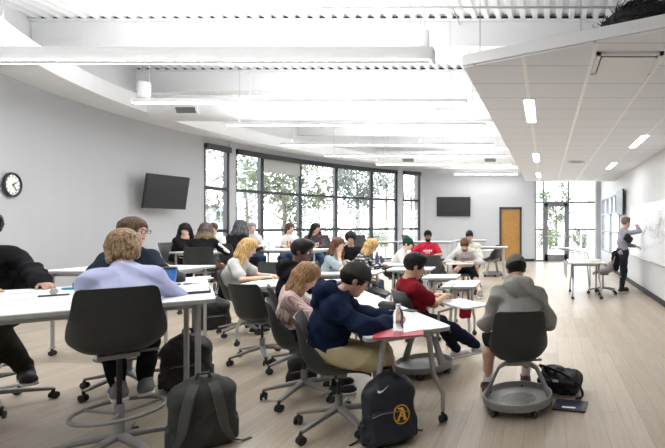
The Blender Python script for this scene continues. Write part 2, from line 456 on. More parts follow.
def window(idx, pxs, shade=None, label=None):
    wroot = bpy.data.objects.new('window_%d' % idx, None); C.objects.link(wroot); struct(wroot)
    fr = MB(); gl = MB()
    P = [arc(phi_at(q), RR+0.08) for q in pxs]
    for i, p in enumerate(P):
        a = math.atan2(p[1]-CY, p[0]-CX); wd = 0.055 if i not in (0, len(P)-1) else 0.04
        fr.M = Matrix.Translation((p[0], p[1], 0)) @ Matrix.Rotation(a, 4, 'Z')
        fr.box((-0.07, -wd, ZS), (0.06, wd, ZH))
    for i in range(len(P)-1):
        a, b = Vector((*P[i], 0)), Vector((*P[i+1], 0)); d = (b-a); Ln = d.length; ang = math.atan2(d.y, d.x)
        fr.M = Matrix.Translation(a) @ Matrix.Rotation(ang, 4, 'Z')
        for z, h in ((ZS, 0.06), (1.30, 0.085), (2.45, 0.085), (ZH-0.08, 0.08)): fr.box((0, -0.07, z), (Ln, 0.055, z+h))
        gl.M = fr.M; gl.box((0.03, -0.006, ZS), (Ln-0.03, 0.006, ZH-0.03))
    fr.build('window_frame', FRAME, wroot); gl.build('window_glass', glass_pane(), wroot)
    hb = MB()
    for i in range(len(P)-1):      # the roller blind boxes along the head
        a, b = [Vector((*arc(phi_at(q), RR-0.05), 0)) for q in (pxs[i], pxs[i+1])]; d = b-a
        hb.M = Matrix.Translation(a) @ Matrix.Rotation(math.atan2(d.y, d.x), 4, 'Z'); hb.box((-0.01, -0.05, ZH-0.13), (d.length+0.01, 0.06, ZH+0.02))
    hb.build('blind_box', FRAME, wroot)
    if shade is not None:
        a, b = [Vector((*arc(phi_at(q), RR-0.02), 0)) for q in (pxs[shade]+1, pxs[shade+1]-1)]; d = b-a
        s = MB(); s.M = Matrix.Translation(a) @ Matrix.Rotation(math.atan2(d.y, d.x), 4, 'Z'); s.box((0, -0.006, 3.13), (d.length, 0.006, ZH-0.1))
        s.box((0, -0.012, 3.11), (d.length, 0.012, 3.135)); s.build('roller_blind', mat('blind_fabric', (0.5, 0.5, 0.49), 0.9), wroot)
window(1, (204.5, 228.5)); window(2, (236, 262.5, 300.5, 336.5, 372, 396.5), 1); window(3, (403, 420))
# back wall with the brown door and the entrance glazing
DX0, DX1 = -1.86, -0.98
mb = MB(); mb.box((-5.4, YB, 0), (DX0, YB+0.2, ZW)); mb.box((DX1, YB, 0), (-0.42, YB+0.2, ZW)); mb.box((DX0, YB, 2.2), (DX1, YB+0.2, ZW))
struct(mb.build('wall_back', WALL))
struct(MB().box((-5.4, YB, ZW), (-0.42, YB+0.2, 4.97)).box((-0.42, YB, 3.62), (2.5, YB+0.2, 4.97)).build('wall_back_upper', CEILW))
struct(MB().box((DX1+0.06, YB-0.02, 0), (-0.43, YB, 0.11)).box((-5.0, YB-0.02, 0), (DX0-0.06, YB, 0.11)).build('baseboard_back', RUBBER))
d1 = bpy.data.objects.new('door_1', None); C.objects.link(d1); struct(d1)
wood = mat('orange_oak_veneer', (0.40, 0.20, 0.045), 0.45, var=0.12, scale=5)
MB().box((DX0+0.05, YB+0.02, 0.01), (DX1-0.05, YB+0.07, 2.15)).build('door_leaf', wood, d1)
MB().box((DX0-0.02, YB-0.02, 0), (DX0+0.06, YB+0.1, 2.24)).box((DX1-0.06, YB-0.02, 0), (DX1+0.02, YB+0.1, 2.24)).box((DX0-0.02, YB-0.02, 2.15), (DX1+0.02, YB+0.1, 2.24)).build('door_frame', FRAME, d1)
MB().tube([(DX0+0.12, YB+0.02, 1.0), (DX0+0.12, YB-0.04, 1.0), (DX0+0.24, YB-0.04, 1.0)], 0.012).build('door_handle', SILVER, d1)
# entrance: glazed door and sidelights
w4 = bpy.data.objects.new('window_4', None); C.objects.link(w4); struct(w4)
mb = MB(); ye = YB+0.04
for x0, x1 in ((-0.42, -0.36), (-0.09, -0.02), (0.93, 1.0), (2.06, 2.2)): mb.box((x0, ye-0.06, 0), (x1, ye+0.07, 3.62))
for x0, x1, zz in ((-0.42, -0.05, (0.0, 1.28, 2.40, 3.55)), (0.97, 2.12, (0.0, 1.28, 2.40, 3.55)), (-0.05, 0.97, (2.40, 3.55))):
    for z in zz: mb.box((x0, ye-0.055, z), (x1, ye+0.06, z+0.075))
mb.build('window_frame', SILVER, w4)
MB().box((-0.4, ye-0.005, 0.05), (-0.05, ye+0.005, 3.6)).box((0.97, ye-0.005, 0.05), (2.12, ye+0.005, 3.6)).box((-0.05, ye-0.005, 2.45), (0.97, ye+0.005, 3.6)).build('window_glass', glass_pane(), w4)
d2 = bpy.data.objects.new('door_2', None); C.objects.link(d2); struct(d2)
mb = MB()
for x0, x1, z0, z1 in ((-0.02, 0.12, 0.0, 2.4), (0.79, 0.93, 0.0, 2.4), (-0.02, 0.93, 0.0, 0.28), (-0.02, 0.93, 2.26, 2.4)): mb.box((x0, ye-0.03, z0), (x1, ye+0.03, z1))
mb.build('door_leaf', SILVER, d2)
MB().box((0.12, ye-0.004, 0.28), (0.79, ye+0.004, 2.26)).build('door_glass', glass_pane(), d2)
MB().tube([(0.02, ye-0.03, 1.02), (0.02, ye-0.1, 1.02), (0.9, ye-0.1, 1.02), (0.9, ye-0.03, 1.02)], 0.018).tube([(0.84, ye-0.12, 0.92), (0.84, ye-0.12, 1.22)], 0.022).build('push_bar', GREYM, d2)
struct(MB().box((2.02, YB-0.75, 0), (2.2, YB-0.5, 4.9)).build('pillar', WALL))
# right wall with side windows
RW = mat('right_wall_paint', (0.62, 0.62, 0.635), 0.5, var=0.01, scale=3)
WY0, WY1, WZ0, WZ1 = 13.45, 17.4, 0.55, 2.46
mb = MB(); mb.box((XR, -3, 0), (XR+0.2, WY0, 4.97)); mb.box((XR, WY1, 0), (XR+0.2, YB+0.2, 4.97)); mb.box((XR, WY0, 0), (XR+0.2, WY1, WZ0)); mb.box((XR, WY0, WZ1), (XR+0.2, WY1, 4.97))
struct(mb.build('wall_right', RW))
struct(MB().box((XR-0.02, -1, 0), (XR, 17.9, 0.11)).build('baseboard_right', RUBBER))
w5 = bpy.data.objects.new('window_5', None); C.objects.link(w5); struct(w5)
mb = MB()
for z0, z1 in ((WZ0, WZ0+0.05), (1.24, 1.29), (1.86, 1.91), (WZ1-0.05, WZ1)): mb.box((XR-0.03, WY0, z0), (XR+0.08, WY1, z1))
for y in (WY0, 14.2, 15.1, 16.1, WY1-0.05): mb.box((XR-0.03, y, 1.88), (XR+0.08, y+0.05, WZ1))
for y in (WY0, 15.4, WY1-0.05): mb.box((XR-0.03, y, WZ0), (XR+0.08, y+0.05, 1.9))
mb.build('window_frame', SILVER, w5)
MB().box((XR+0.02, WY0, WZ0), (XR+0.03, WY1, WZ1)).build('window_glass', glass_pane(), w5)
struct(MB().box((xs-0.2, -3.2, 0), (XR+0.2, -3, 4.97)).build('wall_front', WALL))
# corrugated deck, girders
mb = MB(); per = 0.2; x = -10.2; prof = []
while x < 2.5:
    prof += [(x, 4.90), (x+0.07, 4.90), (x+0.095, 4.975), (x+0.175, 4.975)]; x += per
vs = []; fs = []
for i, (px_, pz_) in enumerate(prof): vs += [(px_, -3.1, pz_), (px_, YB+0.2, pz_)]
for i in range(len(prof)-1): fs.append((2*i, 2*i+2, 2*i+3, 2*i+1))
mb.add(vs, fs)
mb.box((-10.2, -3.1, 4.99), (2.5, YB+0.2, 5.03))
struct(mb.build('ceiling', CEILW))
GY = [0.2, 2.65, 5.1, 7.55, 10.0, 12.45, 14.9, 17.35]
for i, gy in enumerate(GY):
    x0 = arc(math.asin(max(-1, min(1, (gy-CY)/RR))))[0]+0.02 if gy > 3 else xs
    g = MB().box((x0, gy, 4.46), (2.19, gy+0.03, 4.885)).box((x0, gy-0.07, 4.44), (2.19, gy+0.10, 4.465)).box((x0, gy-0.07, 4.875), (2.19, gy+0.10, 4.895))
    g.build('ceiling_beam', CEILW)['kind'] = 'structure'
    # dark boxes give the open flute gaps above the beam their shade
    c = MB(); x = -10.2
    while x < 2.2:
        if x > x0: c.box((x+0.08, gy-0.03, 4.897), (x+0.19, gy+0.02, 4.95))
        x += per
    c.build('ceiling_beam_gap_shade', RUBBER)['kind'] = 'structure'
# hung ceiling on the right
def tile_mat():
    m, nt, N, L, b = new_mat('ceiling_tile')
    tc = N.new('ShaderNodeTexCoord'); sp = N.new('ShaderNodeSeparateXYZ'); L.new(tc.outputs['Object'], sp.inputs[0])
    a = N.new('ShaderNodeMath'); a.operation = 'PINGPONG'; a.inputs[1].default_value = 0.25; L.new(sp.outputs[1], a.inputs[0])
    g = N.new('ShaderNodeMath'); g.operation = 'LESS_THAN'; g.inputs[1].default_value = 0.006; L.new(a.outputs[0], g.inputs[0])
    mix = N.new('ShaderNodeMix'); mix.data_type = 'RGBA'; mix.inputs[6].default_value = (0.83, 0.85, 0.89, 1); mix.inputs[7].default_value = (0.5, 0.5, 0.5, 1)
    L.new(g.outputs[0], mix.inputs[0]); L.new(mix.outputs[2], b.inputs['Base Color']); b.inputs['Roughness'].default_value = 0.8
    return m
hc = [(-0.72, 4.05), (-0.62, 14.6), (2.19, 14.6), (2.19, 2.6)]
struct(MB().prism(hc, 2.90, 2.915).build('ceiling_panel', tile_mat()))
hc2 = [(-0.73, 4.04), (-0.63, 14.62), (2.195, 14.62), (2.195, 2.59)]
struct(MB().prism(hc2, 2.916, 3.01).build('ceiling_panel_edge', WHITE))
SX = [-0.18, 0.40, 0.98, 1.56]
mb = MB()
for x in SX:
    y0 = 4.05-(x+0.72)*0.4983
    mb.box((x-0.017, y0+0.01, 2.893), (x+0.017, 14.6, 2.9))
struct(mb.build('ceiling_trim', mat('bright_white_trim', (0.95, 0.95, 0.95), 0.4, var=0.0)))
mb = MB()
for x, y in ((-0.6, 4.2), (0.3, 3.8), (-0.6, 8), (-0.5, 12), (1.5, 8)): mb.tube([(x, y, 3.01), (x, y, 4.9)], 0.004, 6)
struct(mb.build('ceiling_hanger_trim', GREYM))
HANG = 'linear lights in the hung ceiling'
labs = {(-0.18, 5.6): 'recessed linear light in the hung ceiling, longest and brightest of its strip', (-0.18, 9.4): 'recessed linear light on the leftmost ceiling strip, middle of three',
        (-0.18, 12.7): 'recessed linear light on the leftmost ceiling strip, nearest the glass entrance', (1.56, 7.6): 'recessed linear light above the whiteboard, nearer of the two', (1.56, 10.7): 'recessed linear light above the whiteboard, nearer the entrance', (1.56, 4.6): 'recessed linear light above the whiteboard, outside the frame edge'}
for (x, y), lb in labs.items():
    if y == 4.6: continue
    t = thing('linear_ceiling_light', lb, 'light', (x, y, 2.888), 0, HANG)
    MB().box((-0.07, -0.56, 0), (0.07, 0.56, 0.012)).build('light_housing', WHITE, t)
    MB().box((-0.055, -0.54, -0.005), (0.055, 0.54, 0.0)).build('diffuser', emit('lamp_lens', (1, 0.99, 0.96), 9), t)
    ld = bpy.data.lights.new('panel_light', 'AREA'); ld.shape = 'RECTANGLE'; ld.size = 0.1; ld.size_y = 1.05; ld.energy = PANEL_W if x < 1 else PANEL_W*0.4
    lo = bpy.data.objects.new('panel_light', ld); C.objects.link(lo); lo.parent = t; lo.location = (0, 0, -0.012)
t = thing('air_diffuser', 'square white air diffuser in the hung ceiling near its front edge', 'vent', (0.69, 3.92, 2.9))
fr = MB()
for q in ((-0.27, -0.25, 0.27, -0.215), (-0.27, 0.215, 0.27, 0.25), (-0.27, -0.25, -0.235, 0.25), (0.235, -0.25, 0.27, 0.25)): fr.box((q[0], q[1], -0.025), (q[2], q[3], 0))
fr.build('frame', WHITE, t); MB().box((-0.24, -0.22, -0.004), (0.24, 0.22, 0)).build('backing', SHELL2, t)
MB().prism(rrect(0.45, 0.40, 0.03, 6, 0, -0.012), -0.038, -0.03).box((-0.02, -0.02, -0.04), (0.02, 0.02, 0)).build('panel', WHITE, t)
t = thing('ceiling_speaker', 'round flush white speaker in the middle of the hung ceiling', 'speaker', (0.70, 10.0, 2.9))
MB().lathe([(0.2, -0.012), (0.2, 0)], 28).build('grille', GREYP, t); MB().ring((0, 0, -0.01), 0.2, 0.012).build('rim', WHITE, t)
# white round duct runs with grilles
def duct(y, x0, x1, z, r, lb, gx):
    t = thing('air_duct', lb, 'duct', (0, y, z), 0, 'white round air ducts')
    d = MB(); d.tube([(x0, 0, 0), (x1, 0, 0)], r, 32)
    o = d.build('duct_pipe', DUCTW, t, sm=40)
    for xx in (-6.5, -4.5, -2.5, -0.3):
        if x0 < xx < x1: MB().tube([(xx, 0, 0), (xx+0.03, 0, 0)], r+0.012, 32).build('joint_band', DUCTW, t, sm=40)
    for g in gx:
        a = R(205); q = MB(); q.M = Matrix.Translation((g, 0, 0)) @ Matrix.Rotation(R(22), 4, 'X')
        q.box((-0.24, -r-0.03, -0.09), (0.24, -r+0.06, 0.09)); q.build('grille_frame', DUCTW, t)
        q = MB(); q.M = Matrix.Translation((g, 0, 0)) @ Matrix.Rotation(R(22), 4, 'X')
        q.box((-0.2, -r-0.034, -0.06), (0.2, -r-0.028, 0.06)); gr = q.build('grille', GREYP, t)
        q = MB(); q.M = Matrix.Translation((g, 0, 0)) @ Matrix.Rotation(R(22), 4, 'X')
        for k in range(6): q.box((-0.2, -r-0.04, -0.05+k*0.02), (0.2, -r-0.034, -0.045+k*0.02))
        q.build('louvre', SILVER, gr)
duct(10.0-0.35, -8.25, 2.1, 3.98, 0.27, 'large white round air duct running across in front of the curved soffit', (-7.4, -2.05))
duct(16.9, -6.2, 2.1, 3.98, 0.27, 'white round air duct near the back wall over the far windows', (-5.0, -2.0))
# pendant lights
def pendant(y, x0, x1, z, lb, big=False):
    h = 0.16 if big else 0.06; wd = 0.16 if big else 0.1
    t = thing('linear_pendant_light', lb, 'light', ((x0+x1)/2, y, z), 0, 'linear pendant lights under the deck'); L = (x1-x0)/2
    MB().box((-L, -wd/2, 0), (L, wd/2, h)).build('housing', WHITE, t, bev=0.006)
    MB().box((-L+0.02, -wd/2+0.012, -0.006), (L-0.02, wd/2-0.012, 0.0)).build('diffuser', emit('lamp_lens', (1, 0.99, 0.96), 9), t)
    for k in (-0.9, -0.3, 0.3, 0.9): MB().tube([(L*k, 0, h), (L*k, 0, 4.9-z)], 0.003, 6).build('suspension_wire', GREYM, t)
    if big:
        MB().tube([(-L, -0.12, -0.05), (L, -0.12, -0.05)], 0.018, 10).build('rod', WHITE, t)
        MB().box((L, -0.085, -0.01), (L+0.02, 0.085, 0.165)).build('end_cap', DUCTW, t)
    for up in (0, 1):
        ld = bpy.data.lights.new('pendant_light', 'AREA'); ld.shape = 'RECTANGLE'; ld.size = 2*L-0.1; ld.size_y = 0.08; ld.energy = PEND_UP*2*L if up else PEND_DN*2*L
        ld.color = (0.96, 0.98, 1.0)
        lo = bpy.data.objects.new('pendant_light', ld); C.objects.link(lo); lo.parent = t; lo.location = (0, 0, h+0.02 if up else -0.012); lo.rotation_euler = (R(180) if up else 0, 0, 0)
pendant(5.65, -7.0, -1.4, 3.53, 'thick white linear pendant light with a rod below, nearest the camera', True)
for y, x0, x1, lb in ((7.45, -6.75, -1.28, 'slim linear pendant light just in front of the large duct'), (9.15, -6.4, -1.2, 'slim linear pendant light directly below the large duct'),
                  (11.4, -6.6, -1.28, 'slim linear pendant light, first one behind the large duct'), (13.2, -6.4, -1.1, 'slim linear pendant light over the middle windows'),
                  (15.1, -5.6, -1.1, 'slim linear pendant light in front of the far duct'), (18.0, -3.6, -1.07, 'short linear pendant light close to the back wall above the brown door')):
    pendant(y, x0, x1, 3.5, lb)
for y, lb in ((3.4, 'added fill pendant continuing the row, unseen just above the view'), (0.8, 'added fill pendant continuing the row, unseen straight over the camera')): pendant(y, -5.2, -1.2, 3.5, lb)  # unseen pendants added as fill light for the near end of the room
def can(x, y, z, lb):
    t = thing('cylinder_pendant', lb, 'light', (x, y, z), 0, 'white cylinder pendants')
    MB().lathe([(0.085, 0), (0.1, 0.012), (0.1, 0.29), (0.09, 0.305)], 28).build('shade', DUCTW, t, sm=50)
    MB().lathe([(0.08, -0.004), (0.08, 0.0)], 24).build('lens', PAPER, t)
    for dx in (-0.03, 0.03): MB().tube([(dx, 0, 0.3), (dx, 0, 4.9-z)], 0.003, 6).build('suspension_wire', GREYM, t)
can(-1.88, 7.0, 4.19, 'white cylinder pendant hanging at the end of the thick linear light')
can(-7.4, 8.4, 3.83, 'white cylinder pendant hanging before the curved soffit')
tag(MB().tube([(-3.4, 6.9, 4.8), (1.6, 6.9, 4.8)], 0.016).tube([(-1.4, 6.9, 4.8), (-1.4, 7.5, 4.8)], 0.012).build('ceiling_conduit', GREYM, sm=40), 'thin grey pipe running under the corrugated deck', 'pipe')
t = thing('cable_bundle', 'large rounded black bristly bundle lying on the hung ceiling corner', 'bundle', (0.90, 3.84, 3.012))
s = Solid(); s.ell((0, 0.1, 0.03), (0.46, 0.30, 0.38), k=0.02); s.ell((0.75, -0.1, 0.0), (0.45, 0.32, 0.40), k=0.05); s.ell((0.35, 0, 0.0), (0.42, 0.32, 0.33), k=0.05); s.plane((0, 0, 0.0), (0, 0, -1))
obj('bundle_core', s.mesh('bundle_core', 0.02), RUBBER, t)
rnd = random.Random(5); mb = MB()
for i in range(800):
    a = rnd.uniform(0, 2*math.pi); e = rnd.uniform(0.05, 1.2); c = Vector((0.1+(i%3)*0.25+0.55*math.cos(a)*math.cos(e), 0.05+0.3*math.sin(a)*math.cos(e), 0.03+0.36*math.sin(e)))
    d = Vector((math.cos(a+1.2), math.sin(a+1.2)*0.5, rnd.uniform(-0.3, 0.5)))*0.14; n_ = (c-Vector((0.1, 0.05, 0))).normalized()*0.02
    mb.tube([c-d+n_*0, c+n_*1.4, c+d], [0.006, 0.007, 0.003], 4, caps=False)
o = mb.build('bristles', mat('black_bristle', (0.02, 0.02, 0.02), 0.6), t); o['kind'] = 'stuff'
# clock
def aim(o, x, y): pass
ph = phi_at(9); cx_, cy_ = arc(ph, RR-0.03)
t = thing('wall_clock', 'round white wall clock with a black rim on the curved wall', 'clock', (cx_, cy_, 2.13), math.atan2(CY-cy_, CX-cx_)-R(90))
def ylathe(prof, n=40):
    m_ = MB(); m_.M = Matrix.Rotation(R(-90), 4, 'X'); m_.lathe(prof, n); return m_
ylathe([(0.165, 0.0), (0.165, 0.012)]).build('dial', PAPER, t, sm=40)
m_ = MB(); m_.M = Matrix.Rotation(R(-90), 4, 'X'); m_.ring((0, 0, 0.012), 0.178, 0.02, 48); m_.build('rim', BLACK, t, sm=60)
tk = MB()
for k in range(12):
    a = R(30*k); tk.M = Matrix.Rotation(-a, 4, 'Y'); tk.box((-0.006, 0.012, 0.125), (0.006, 0.015, 0.15))
tk.build('hour_marks', BLACK, t)
for nm, a, ln, wd in (('hour_hand', R(-58), 0.08, 0.008), ('minute_hand', R(-140), 0.12, 0.006)):
    q = MB(); q.M = Matrix.Rotation(a, 4, 'Y'); q.box((-wd, 0.018, -0.02), (wd, 0.022, ln)); q.build(nm, BLACK, t)
# televisions
def tv(pos, rz, w_, h_, lb, tilt=0.0, name='television', armlen=0.0):
    t = thing(name, lb, 'television', pos, rz, 'wall mounted televisions')
    M = Matrix.Rotation(tilt, 4, 'X')
    q = MB(); q.M = M; q.box((-w_/2, -0.045, -h_/2), (w_/2, 0.0, h_/2)); q.build('tv_case', BLACK, t, bev=0.006)
    q = MB(); q.M = M; q.box((-w_/2+0.015, 0.0, -h_/2+0.02), (w_/2-0.015, 0.004, h_/2-0.015)); q.build('screen', SCREEN, t)
    q = MB(); q.M = M; q.box((-w_/2, 0.001, -h_/2), (w_/2, 0.007, -h_/2+0.012)); q.build('bezel_strip', SILVER, t)
    q = MB(); q.box((-0.2, -0.06-armlen, -0.15), (0.2, -0.04-armlen, 0.15))
    for s_ in (-1, 1): q.tube([(0.15*s_, -0.05-armlen, 0), (0.05*s_, -0.05-armlen*0.5, 0.03), (0.12*s_, -0.04, 0)], 0.02, 8)
    q.build('wall_bracket', BLACK, t)
    return t
pl, pr = Vector((-8.74, 9.95, 0)), Vector((-8.60, 10.95, 0)); d_ = pr-pl
tv(((pl.x+pr.x)/2, (pl.y+pr.y)/2, 2.25), math.atan2(d_.y, d_.x)+R(180), 1.02, 0.78, 'black television tilted forward on the curved grey wall beside the windows', tilt=R(-9), armlen=0.2)
tv((-3.76, YB-0.07, 2.25), R(180), 1.38, 0.8, 'black television flat on the back wall left of the brown door')
tv((XR-0.1, 12.85, 2.13), R(90), 1.1, 0.7, 'black television seen edge-on at the right wall past the whiteboard')
# whiteboard with marker scribbles
t = thing('whiteboard', 'long white marker board with faint scribbles on the right wall', 'whiteboard', (XR-0.001, 7.8, 0))
MB().box((-0.018, -3.8, 0.75), (0, 3.8, 1.97)).build('board', mat('gloss_white_board', (0.74, 0.74, 0.755), 0.28, var=0.0), t)
q = MB(); q.box((-0.06, -3.8, 0.735), (0, 3.8, 0.752)); q.build('tray', GREYM, t)
q = MB(); rnd = random.Random(3)
for i in range(46):
    y = rnd.uniform(0.2, 3.3); z = rnd.uniform(1.2, 1.85); p_ = []; a = rnd.uniform(0, 6)
    for k in range(12): p_.append((-0.0195, y, z)); a += rnd.uniform(-1.0, 1.0); y += 0.035*math.cos(a)*1.4; z += 0.02*math.sin(a)
    q.tube(p_, 0.0022, 4, caps=False)
q.build('marker_scribbles', mat('grey_marker', (0.35, 0.35, 0.38), 0.7), t)

# ------------------------------------------------------------------ outside
def leafm(name, c1, c2):
    m, nt, N, L, b = new_mat(name)
    g = N.new('ShaderNodeNewGeometry'); cr = N.new('ShaderNodeValToRGB'); cr.color_ramp.elements[0].color = (*c1, 1); cr.color_ramp.elements[1].color = (*c2, 1)
    L.new(g.outputs['Random Per Island'], cr.inputs[0]); L.new(cr.outputs[0], b.inputs['Base Color']); b.inputs['Roughness'].default_value = 0.7
    return m
LEAF = [leafm('leaf_green', (0.05, 0.065, 0.035), (0.24, 0.28, 0.17)), leafm('leaf_olive', (0.07, 0.07, 0.045), (0.30, 0.30, 0.22)), leafm('leaf_grey_green', (0.05, 0.06, 0.06), (0.24, 0.27, 0.24))]
BARK = mat('bark', (0.16, 0.13, 0.10), 0.9, var=0.2)
gr = mat('pale_lawn', (0.30, 0.32, 0.22), 0.9, var=0.15, scale=0.8)
mb = MB(); mb.box((-70, -20, -0.3), (40, 80, -0.08)); struct(mb.build('ground', mat('pale_concrete', (0.55, 0.55, 0.53), 0.9, var=0.08, scale=0.6)))
def tree(x, y, h, r, mi, n, lb, seed, name='tree', low=0.25, ls=0.13):
    rg = np.random.default_rng(seed); t = thing(name, lb, 'tree', (x, y, -0.08), 0, 'trees outside the windows')
    q = MB(); pts_ = [(0, 0, 0), (0.05, 0.03, h*0.3), (-0.05, 0.05, h*0.6), (0, 0, h*0.85)]
    q.tube(pts_, [0.03*h*0.5+0.05, 0.02*h*0.5+0.03, 0.03, 0.015], 8)
    for k in range(9):
        a = rg.uniform(0, 6.28); z = h*rg.uniform(0.25, 0.6); rr_ = r*rg.uniform(0.5, 0.9)
        q.tube([(0, 0, z), (rr_*0.5*math.cos(a), rr_*0.5*math.sin(a), z+0.3*rr_), (rr_*math.cos(a), rr_*math.sin(a), z+0.8*rr_)], [0.04, 0.025, 0.01], 6)
    q.build('trunk', BARK, t, sm=60)
    nb = 26; bc = rg.normal(size=(nb, 3)); bc /= np.linalg.norm(bc, axis=1)[:, None]; bc *= (rg.uniform(0.25, 0.95, nb)**0.5)[:, None]
    bc = bc*np.array([r, r, h*(1-low)/2])+np.array([0, 0, h*(low+(1-low)/2)])
    b_ = rg.integers(0, nb, n); c = bc[b_]+rg.normal(size=(n, 3))*r*0.17
    d1_ = rg.normal(size=(n, 3)); d1_ /= np.linalg.norm(d1_, axis=1)[:, None]; d2_ = np.cross(d1_, rg.normal(size=(n, 3))); d2_ /= np.linalg.norm(d2_, axis=1)[:, None]
    L_ = rg.uniform(0.5, 1.2, n)[:, None]*ls
    vs = np.stack([c-d1_*L_, c+d2_*L_*0.45, c+d1_*L_, c-d2_*L_*0.45], 1).reshape(-1, 3)
    me = bpy.data.meshes.new('leaves'); me.vertices.add(len(vs)); me.vertices.foreach_set('co', vs.astype(np.float32).ravel())
    me.loops.add(n*4); me.loops.foreach_set('vertex_index', np.arange(n*4, dtype=np.int32)); me.polygons.add(n); me.polygons.foreach_set('loop_start', np.arange(0, n*4, 4, dtype=np.int32)); me.update(calc_edges=True)
    obj('foliage', me, LEAF[mi], t)
def out(px, Y): return ((px-VX)/F*Y, Y)
specs = [(206, 20, 6.0, 1.3, 1, 700, 'thin pale tree outside the narrow left window'), (246, 25, 6.5, 1.5, 2, 1000, 'loose tree outside the bay next to the left pier'),
 (283, 19.5, 6.2, 1.9, 0, 2400, 'full green tree outside behind the lowered roller blind'), (318, 30, 7, 2.1, 1, 1300, 'light leafy tree outside the third bay of the long window'),
 (357, 24, 7.5, 1.6, 2, 3000, 'tall dense tree outside the fourth bay of the long window'), (386, 33, 8.5, 1.9, 0, 1500, 'tree outside the last bay of the long window'),
 (411, 38, 9, 1.9, 1, 1100, 'slender tree outside the narrow window beside the back wall'), (556, 34, 5.5, 1.3, 0, 1600, 'green tree seen through the glass entrance door')]
for i, (px_, Y_, h_, r_, mi, n_, lb) in enumerate(specs):
    x_, y_ = out(px_, Y_); tree(x_, y_, h_, r_, mi, n_, lb, 10+i)
for i, (px_, Y_, lb) in enumerate(((550, 30, 'low round shrub outside at the foot of the glass door'), (584, 31, 'low shrub outside the entrance sidelight'), (370, 24, 'low hedge shrub outside the far windows'), (322, 20, 'low bush outside below the third window bay'))):
    x_, y_ = out(px_, Y_); tree(x_, y_, 1.5, 1.1, 0, 1500, lb, 40+i, name='shrub', low=0.02, ls=0.09)
t = thing('neighbouring_building', 'pale blue-grey block building outside the narrow left window', 'building', (*out(203, 30), -0.08), R(25))
bk = new_mat('pale_blue_block')
m, nt, N, L, b = bk; br = N.new('ShaderNodeTexBrick'); tc = N.new('ShaderNodeTexCoord'); mp = N.new('ShaderNodeMapping'); mp.inputs['Rotation'].default_value = (R(90), 0, 0); L.new(tc.outputs['Object'], mp.inputs[0]); L.new(mp.outputs[0], br.inputs[0])
br.inputs['Scale'].default_value = 2.2; br.inputs['Color1'].default_value = (0.30, 0.36, 0.42, 1); br.inputs['Color2'].default_value = (0.34, 0.40, 0.45, 1); br.inputs['Mortar'].default_value = (0.22, 0.27, 0.31, 1); br.inputs['Mortar Size'].default_value = 0.015; L.new(br.outputs[0], b.inputs['Base Color'])
MB().box((-2.2, 0, 0), (1.5, 3, 2.75)).build('block_wall', m, t); MB().box((-2.3, -0.1, 2.7), (1.6, 3.1, 2.85)).build('parapet', SILVER, t); MB().box((0.75, -0.12, 1.95), (1.1, 0, 2.5)).build('wall_lamp', BLACK, t)
t = thing('lamp_post', 'slim grey lamp post outside beyond the entrance sidelight', 'lamp post', (*out(581, 30), -0.08))
MB().tube([(0, 0, 0), (0, 0, 3.6)], 0.06).build('pole', GREYM, t); MB().tube([(0, 0, 3.6), (-0.5, 0, 3.62)], 0.05).build('lamp_head', SILVER, t)
t = thing('concrete_column', 'pale concrete column of the entrance canopy outside', 'column', (*out(592, 22), -0.08))
MB().box((-0.22, -0.22, 0), (0.22, 0.22, 5)).build('shaft', mat('pale_concrete'+'2', (0.5, 0.5, 0.52), 0.9), t)

# ------------------------------------------------------------------ chairs
def catmull(P, n):
    P = np.array(P, float); out_ = []; k = len(P)
    for i in range(n):
        t = i/(n-1)*(k-1); j = min(int(t), k-2); u = t-j
        p0, p1, p2, p3 = P[max(j-1, 0)], P[j], P[j+1], P[min(j+2, k-1)]
        out_.append(0.5*((2*p1)+(-p0+p2)*u+(2*p0-5*p1+4*p2-p3)*u*u+(-p0+3*p1-3*p2+p3)*u**3))
    return np.array(out_)
def shell_mesh():
    P = [(.225, -.045, .17, .0), (.215, -.02, .21, .004), (.17, -.003, .225, .012), (.06, -.004, .245, .05), (-.05, -.004, .256, .085), (-.13, .008, .264, .12), (-.19, .05, .266, .14),
         (-.222, .12, .264, .13), (-.238, .19, .256, .11), (-.25, .26, .238, .06), (-.262, .34, .226, .04), (-.275, .40, .216, .03), (-.281, .432, .203, .022), (-.283, .446, .178, .015)]
    A = catmull(P, 44); nu = 27; top = []
    for i in range(len(A)):
        y, z, hw, lf = A[i]; d = A[min(i+1, len(A)-1)]-A[max(i-1, 0)]; tn = unit((0, d[0], d[1])); nrm = V(0, -tn[2], tn[1])  # towards the sitter
        if nrm[2] < 0 and abs(nrm[1]) < 0.2: nrm = -nrm
        nrm = V(0, tn[2], -tn[1])
        row = []
        for j in range(nu):
            u = -1+2*j/(nu-1); off = lf*abs(u)**3.6
            row.append(V(u*hw*0.89, y, z*0.95)+nrm*off)
        top.append((row, nrm))
    th = 0.011; vs = [tuple(p) for row, n_ in top for p in row]+[tuple(p-n_*th) for row, n_ in top for p in row]
    k = len(top); o = k*nu; fs = []
    for i in range(k-1):
        for j in range(nu-1):
            a = i*nu+j; fs.append((a, a+1, a+nu+1, a+nu)); fs.append((o+a, o+a+nu, o+a+nu+1, o+a+1))
    for i in range(k-1):
        for j in (0, nu-1):
            a = i*nu+j; fs.append((a, a+nu, o+a+nu, o+a) if j == 0 else (a, o+a, o+a+nu, a+nu))
    for j in range(nu-1):
        for i in (0, k-1):
            a = i*nu+j; fs.append((a, o+a, o+a+1, a+1) if i == 0 else (a, a+1, o+a+1, o+a))
    me = bpy.data.meshes.new('seat_shell'); me.from_pydata(vs, [], fs)
    bm = bmesh.new(); bm.from_mesh(me); bmesh.ops.recalc_face_normals(bm, faces=bm.faces); bm.to_mesh(me); bm.free()
    return smooth(me, 50)
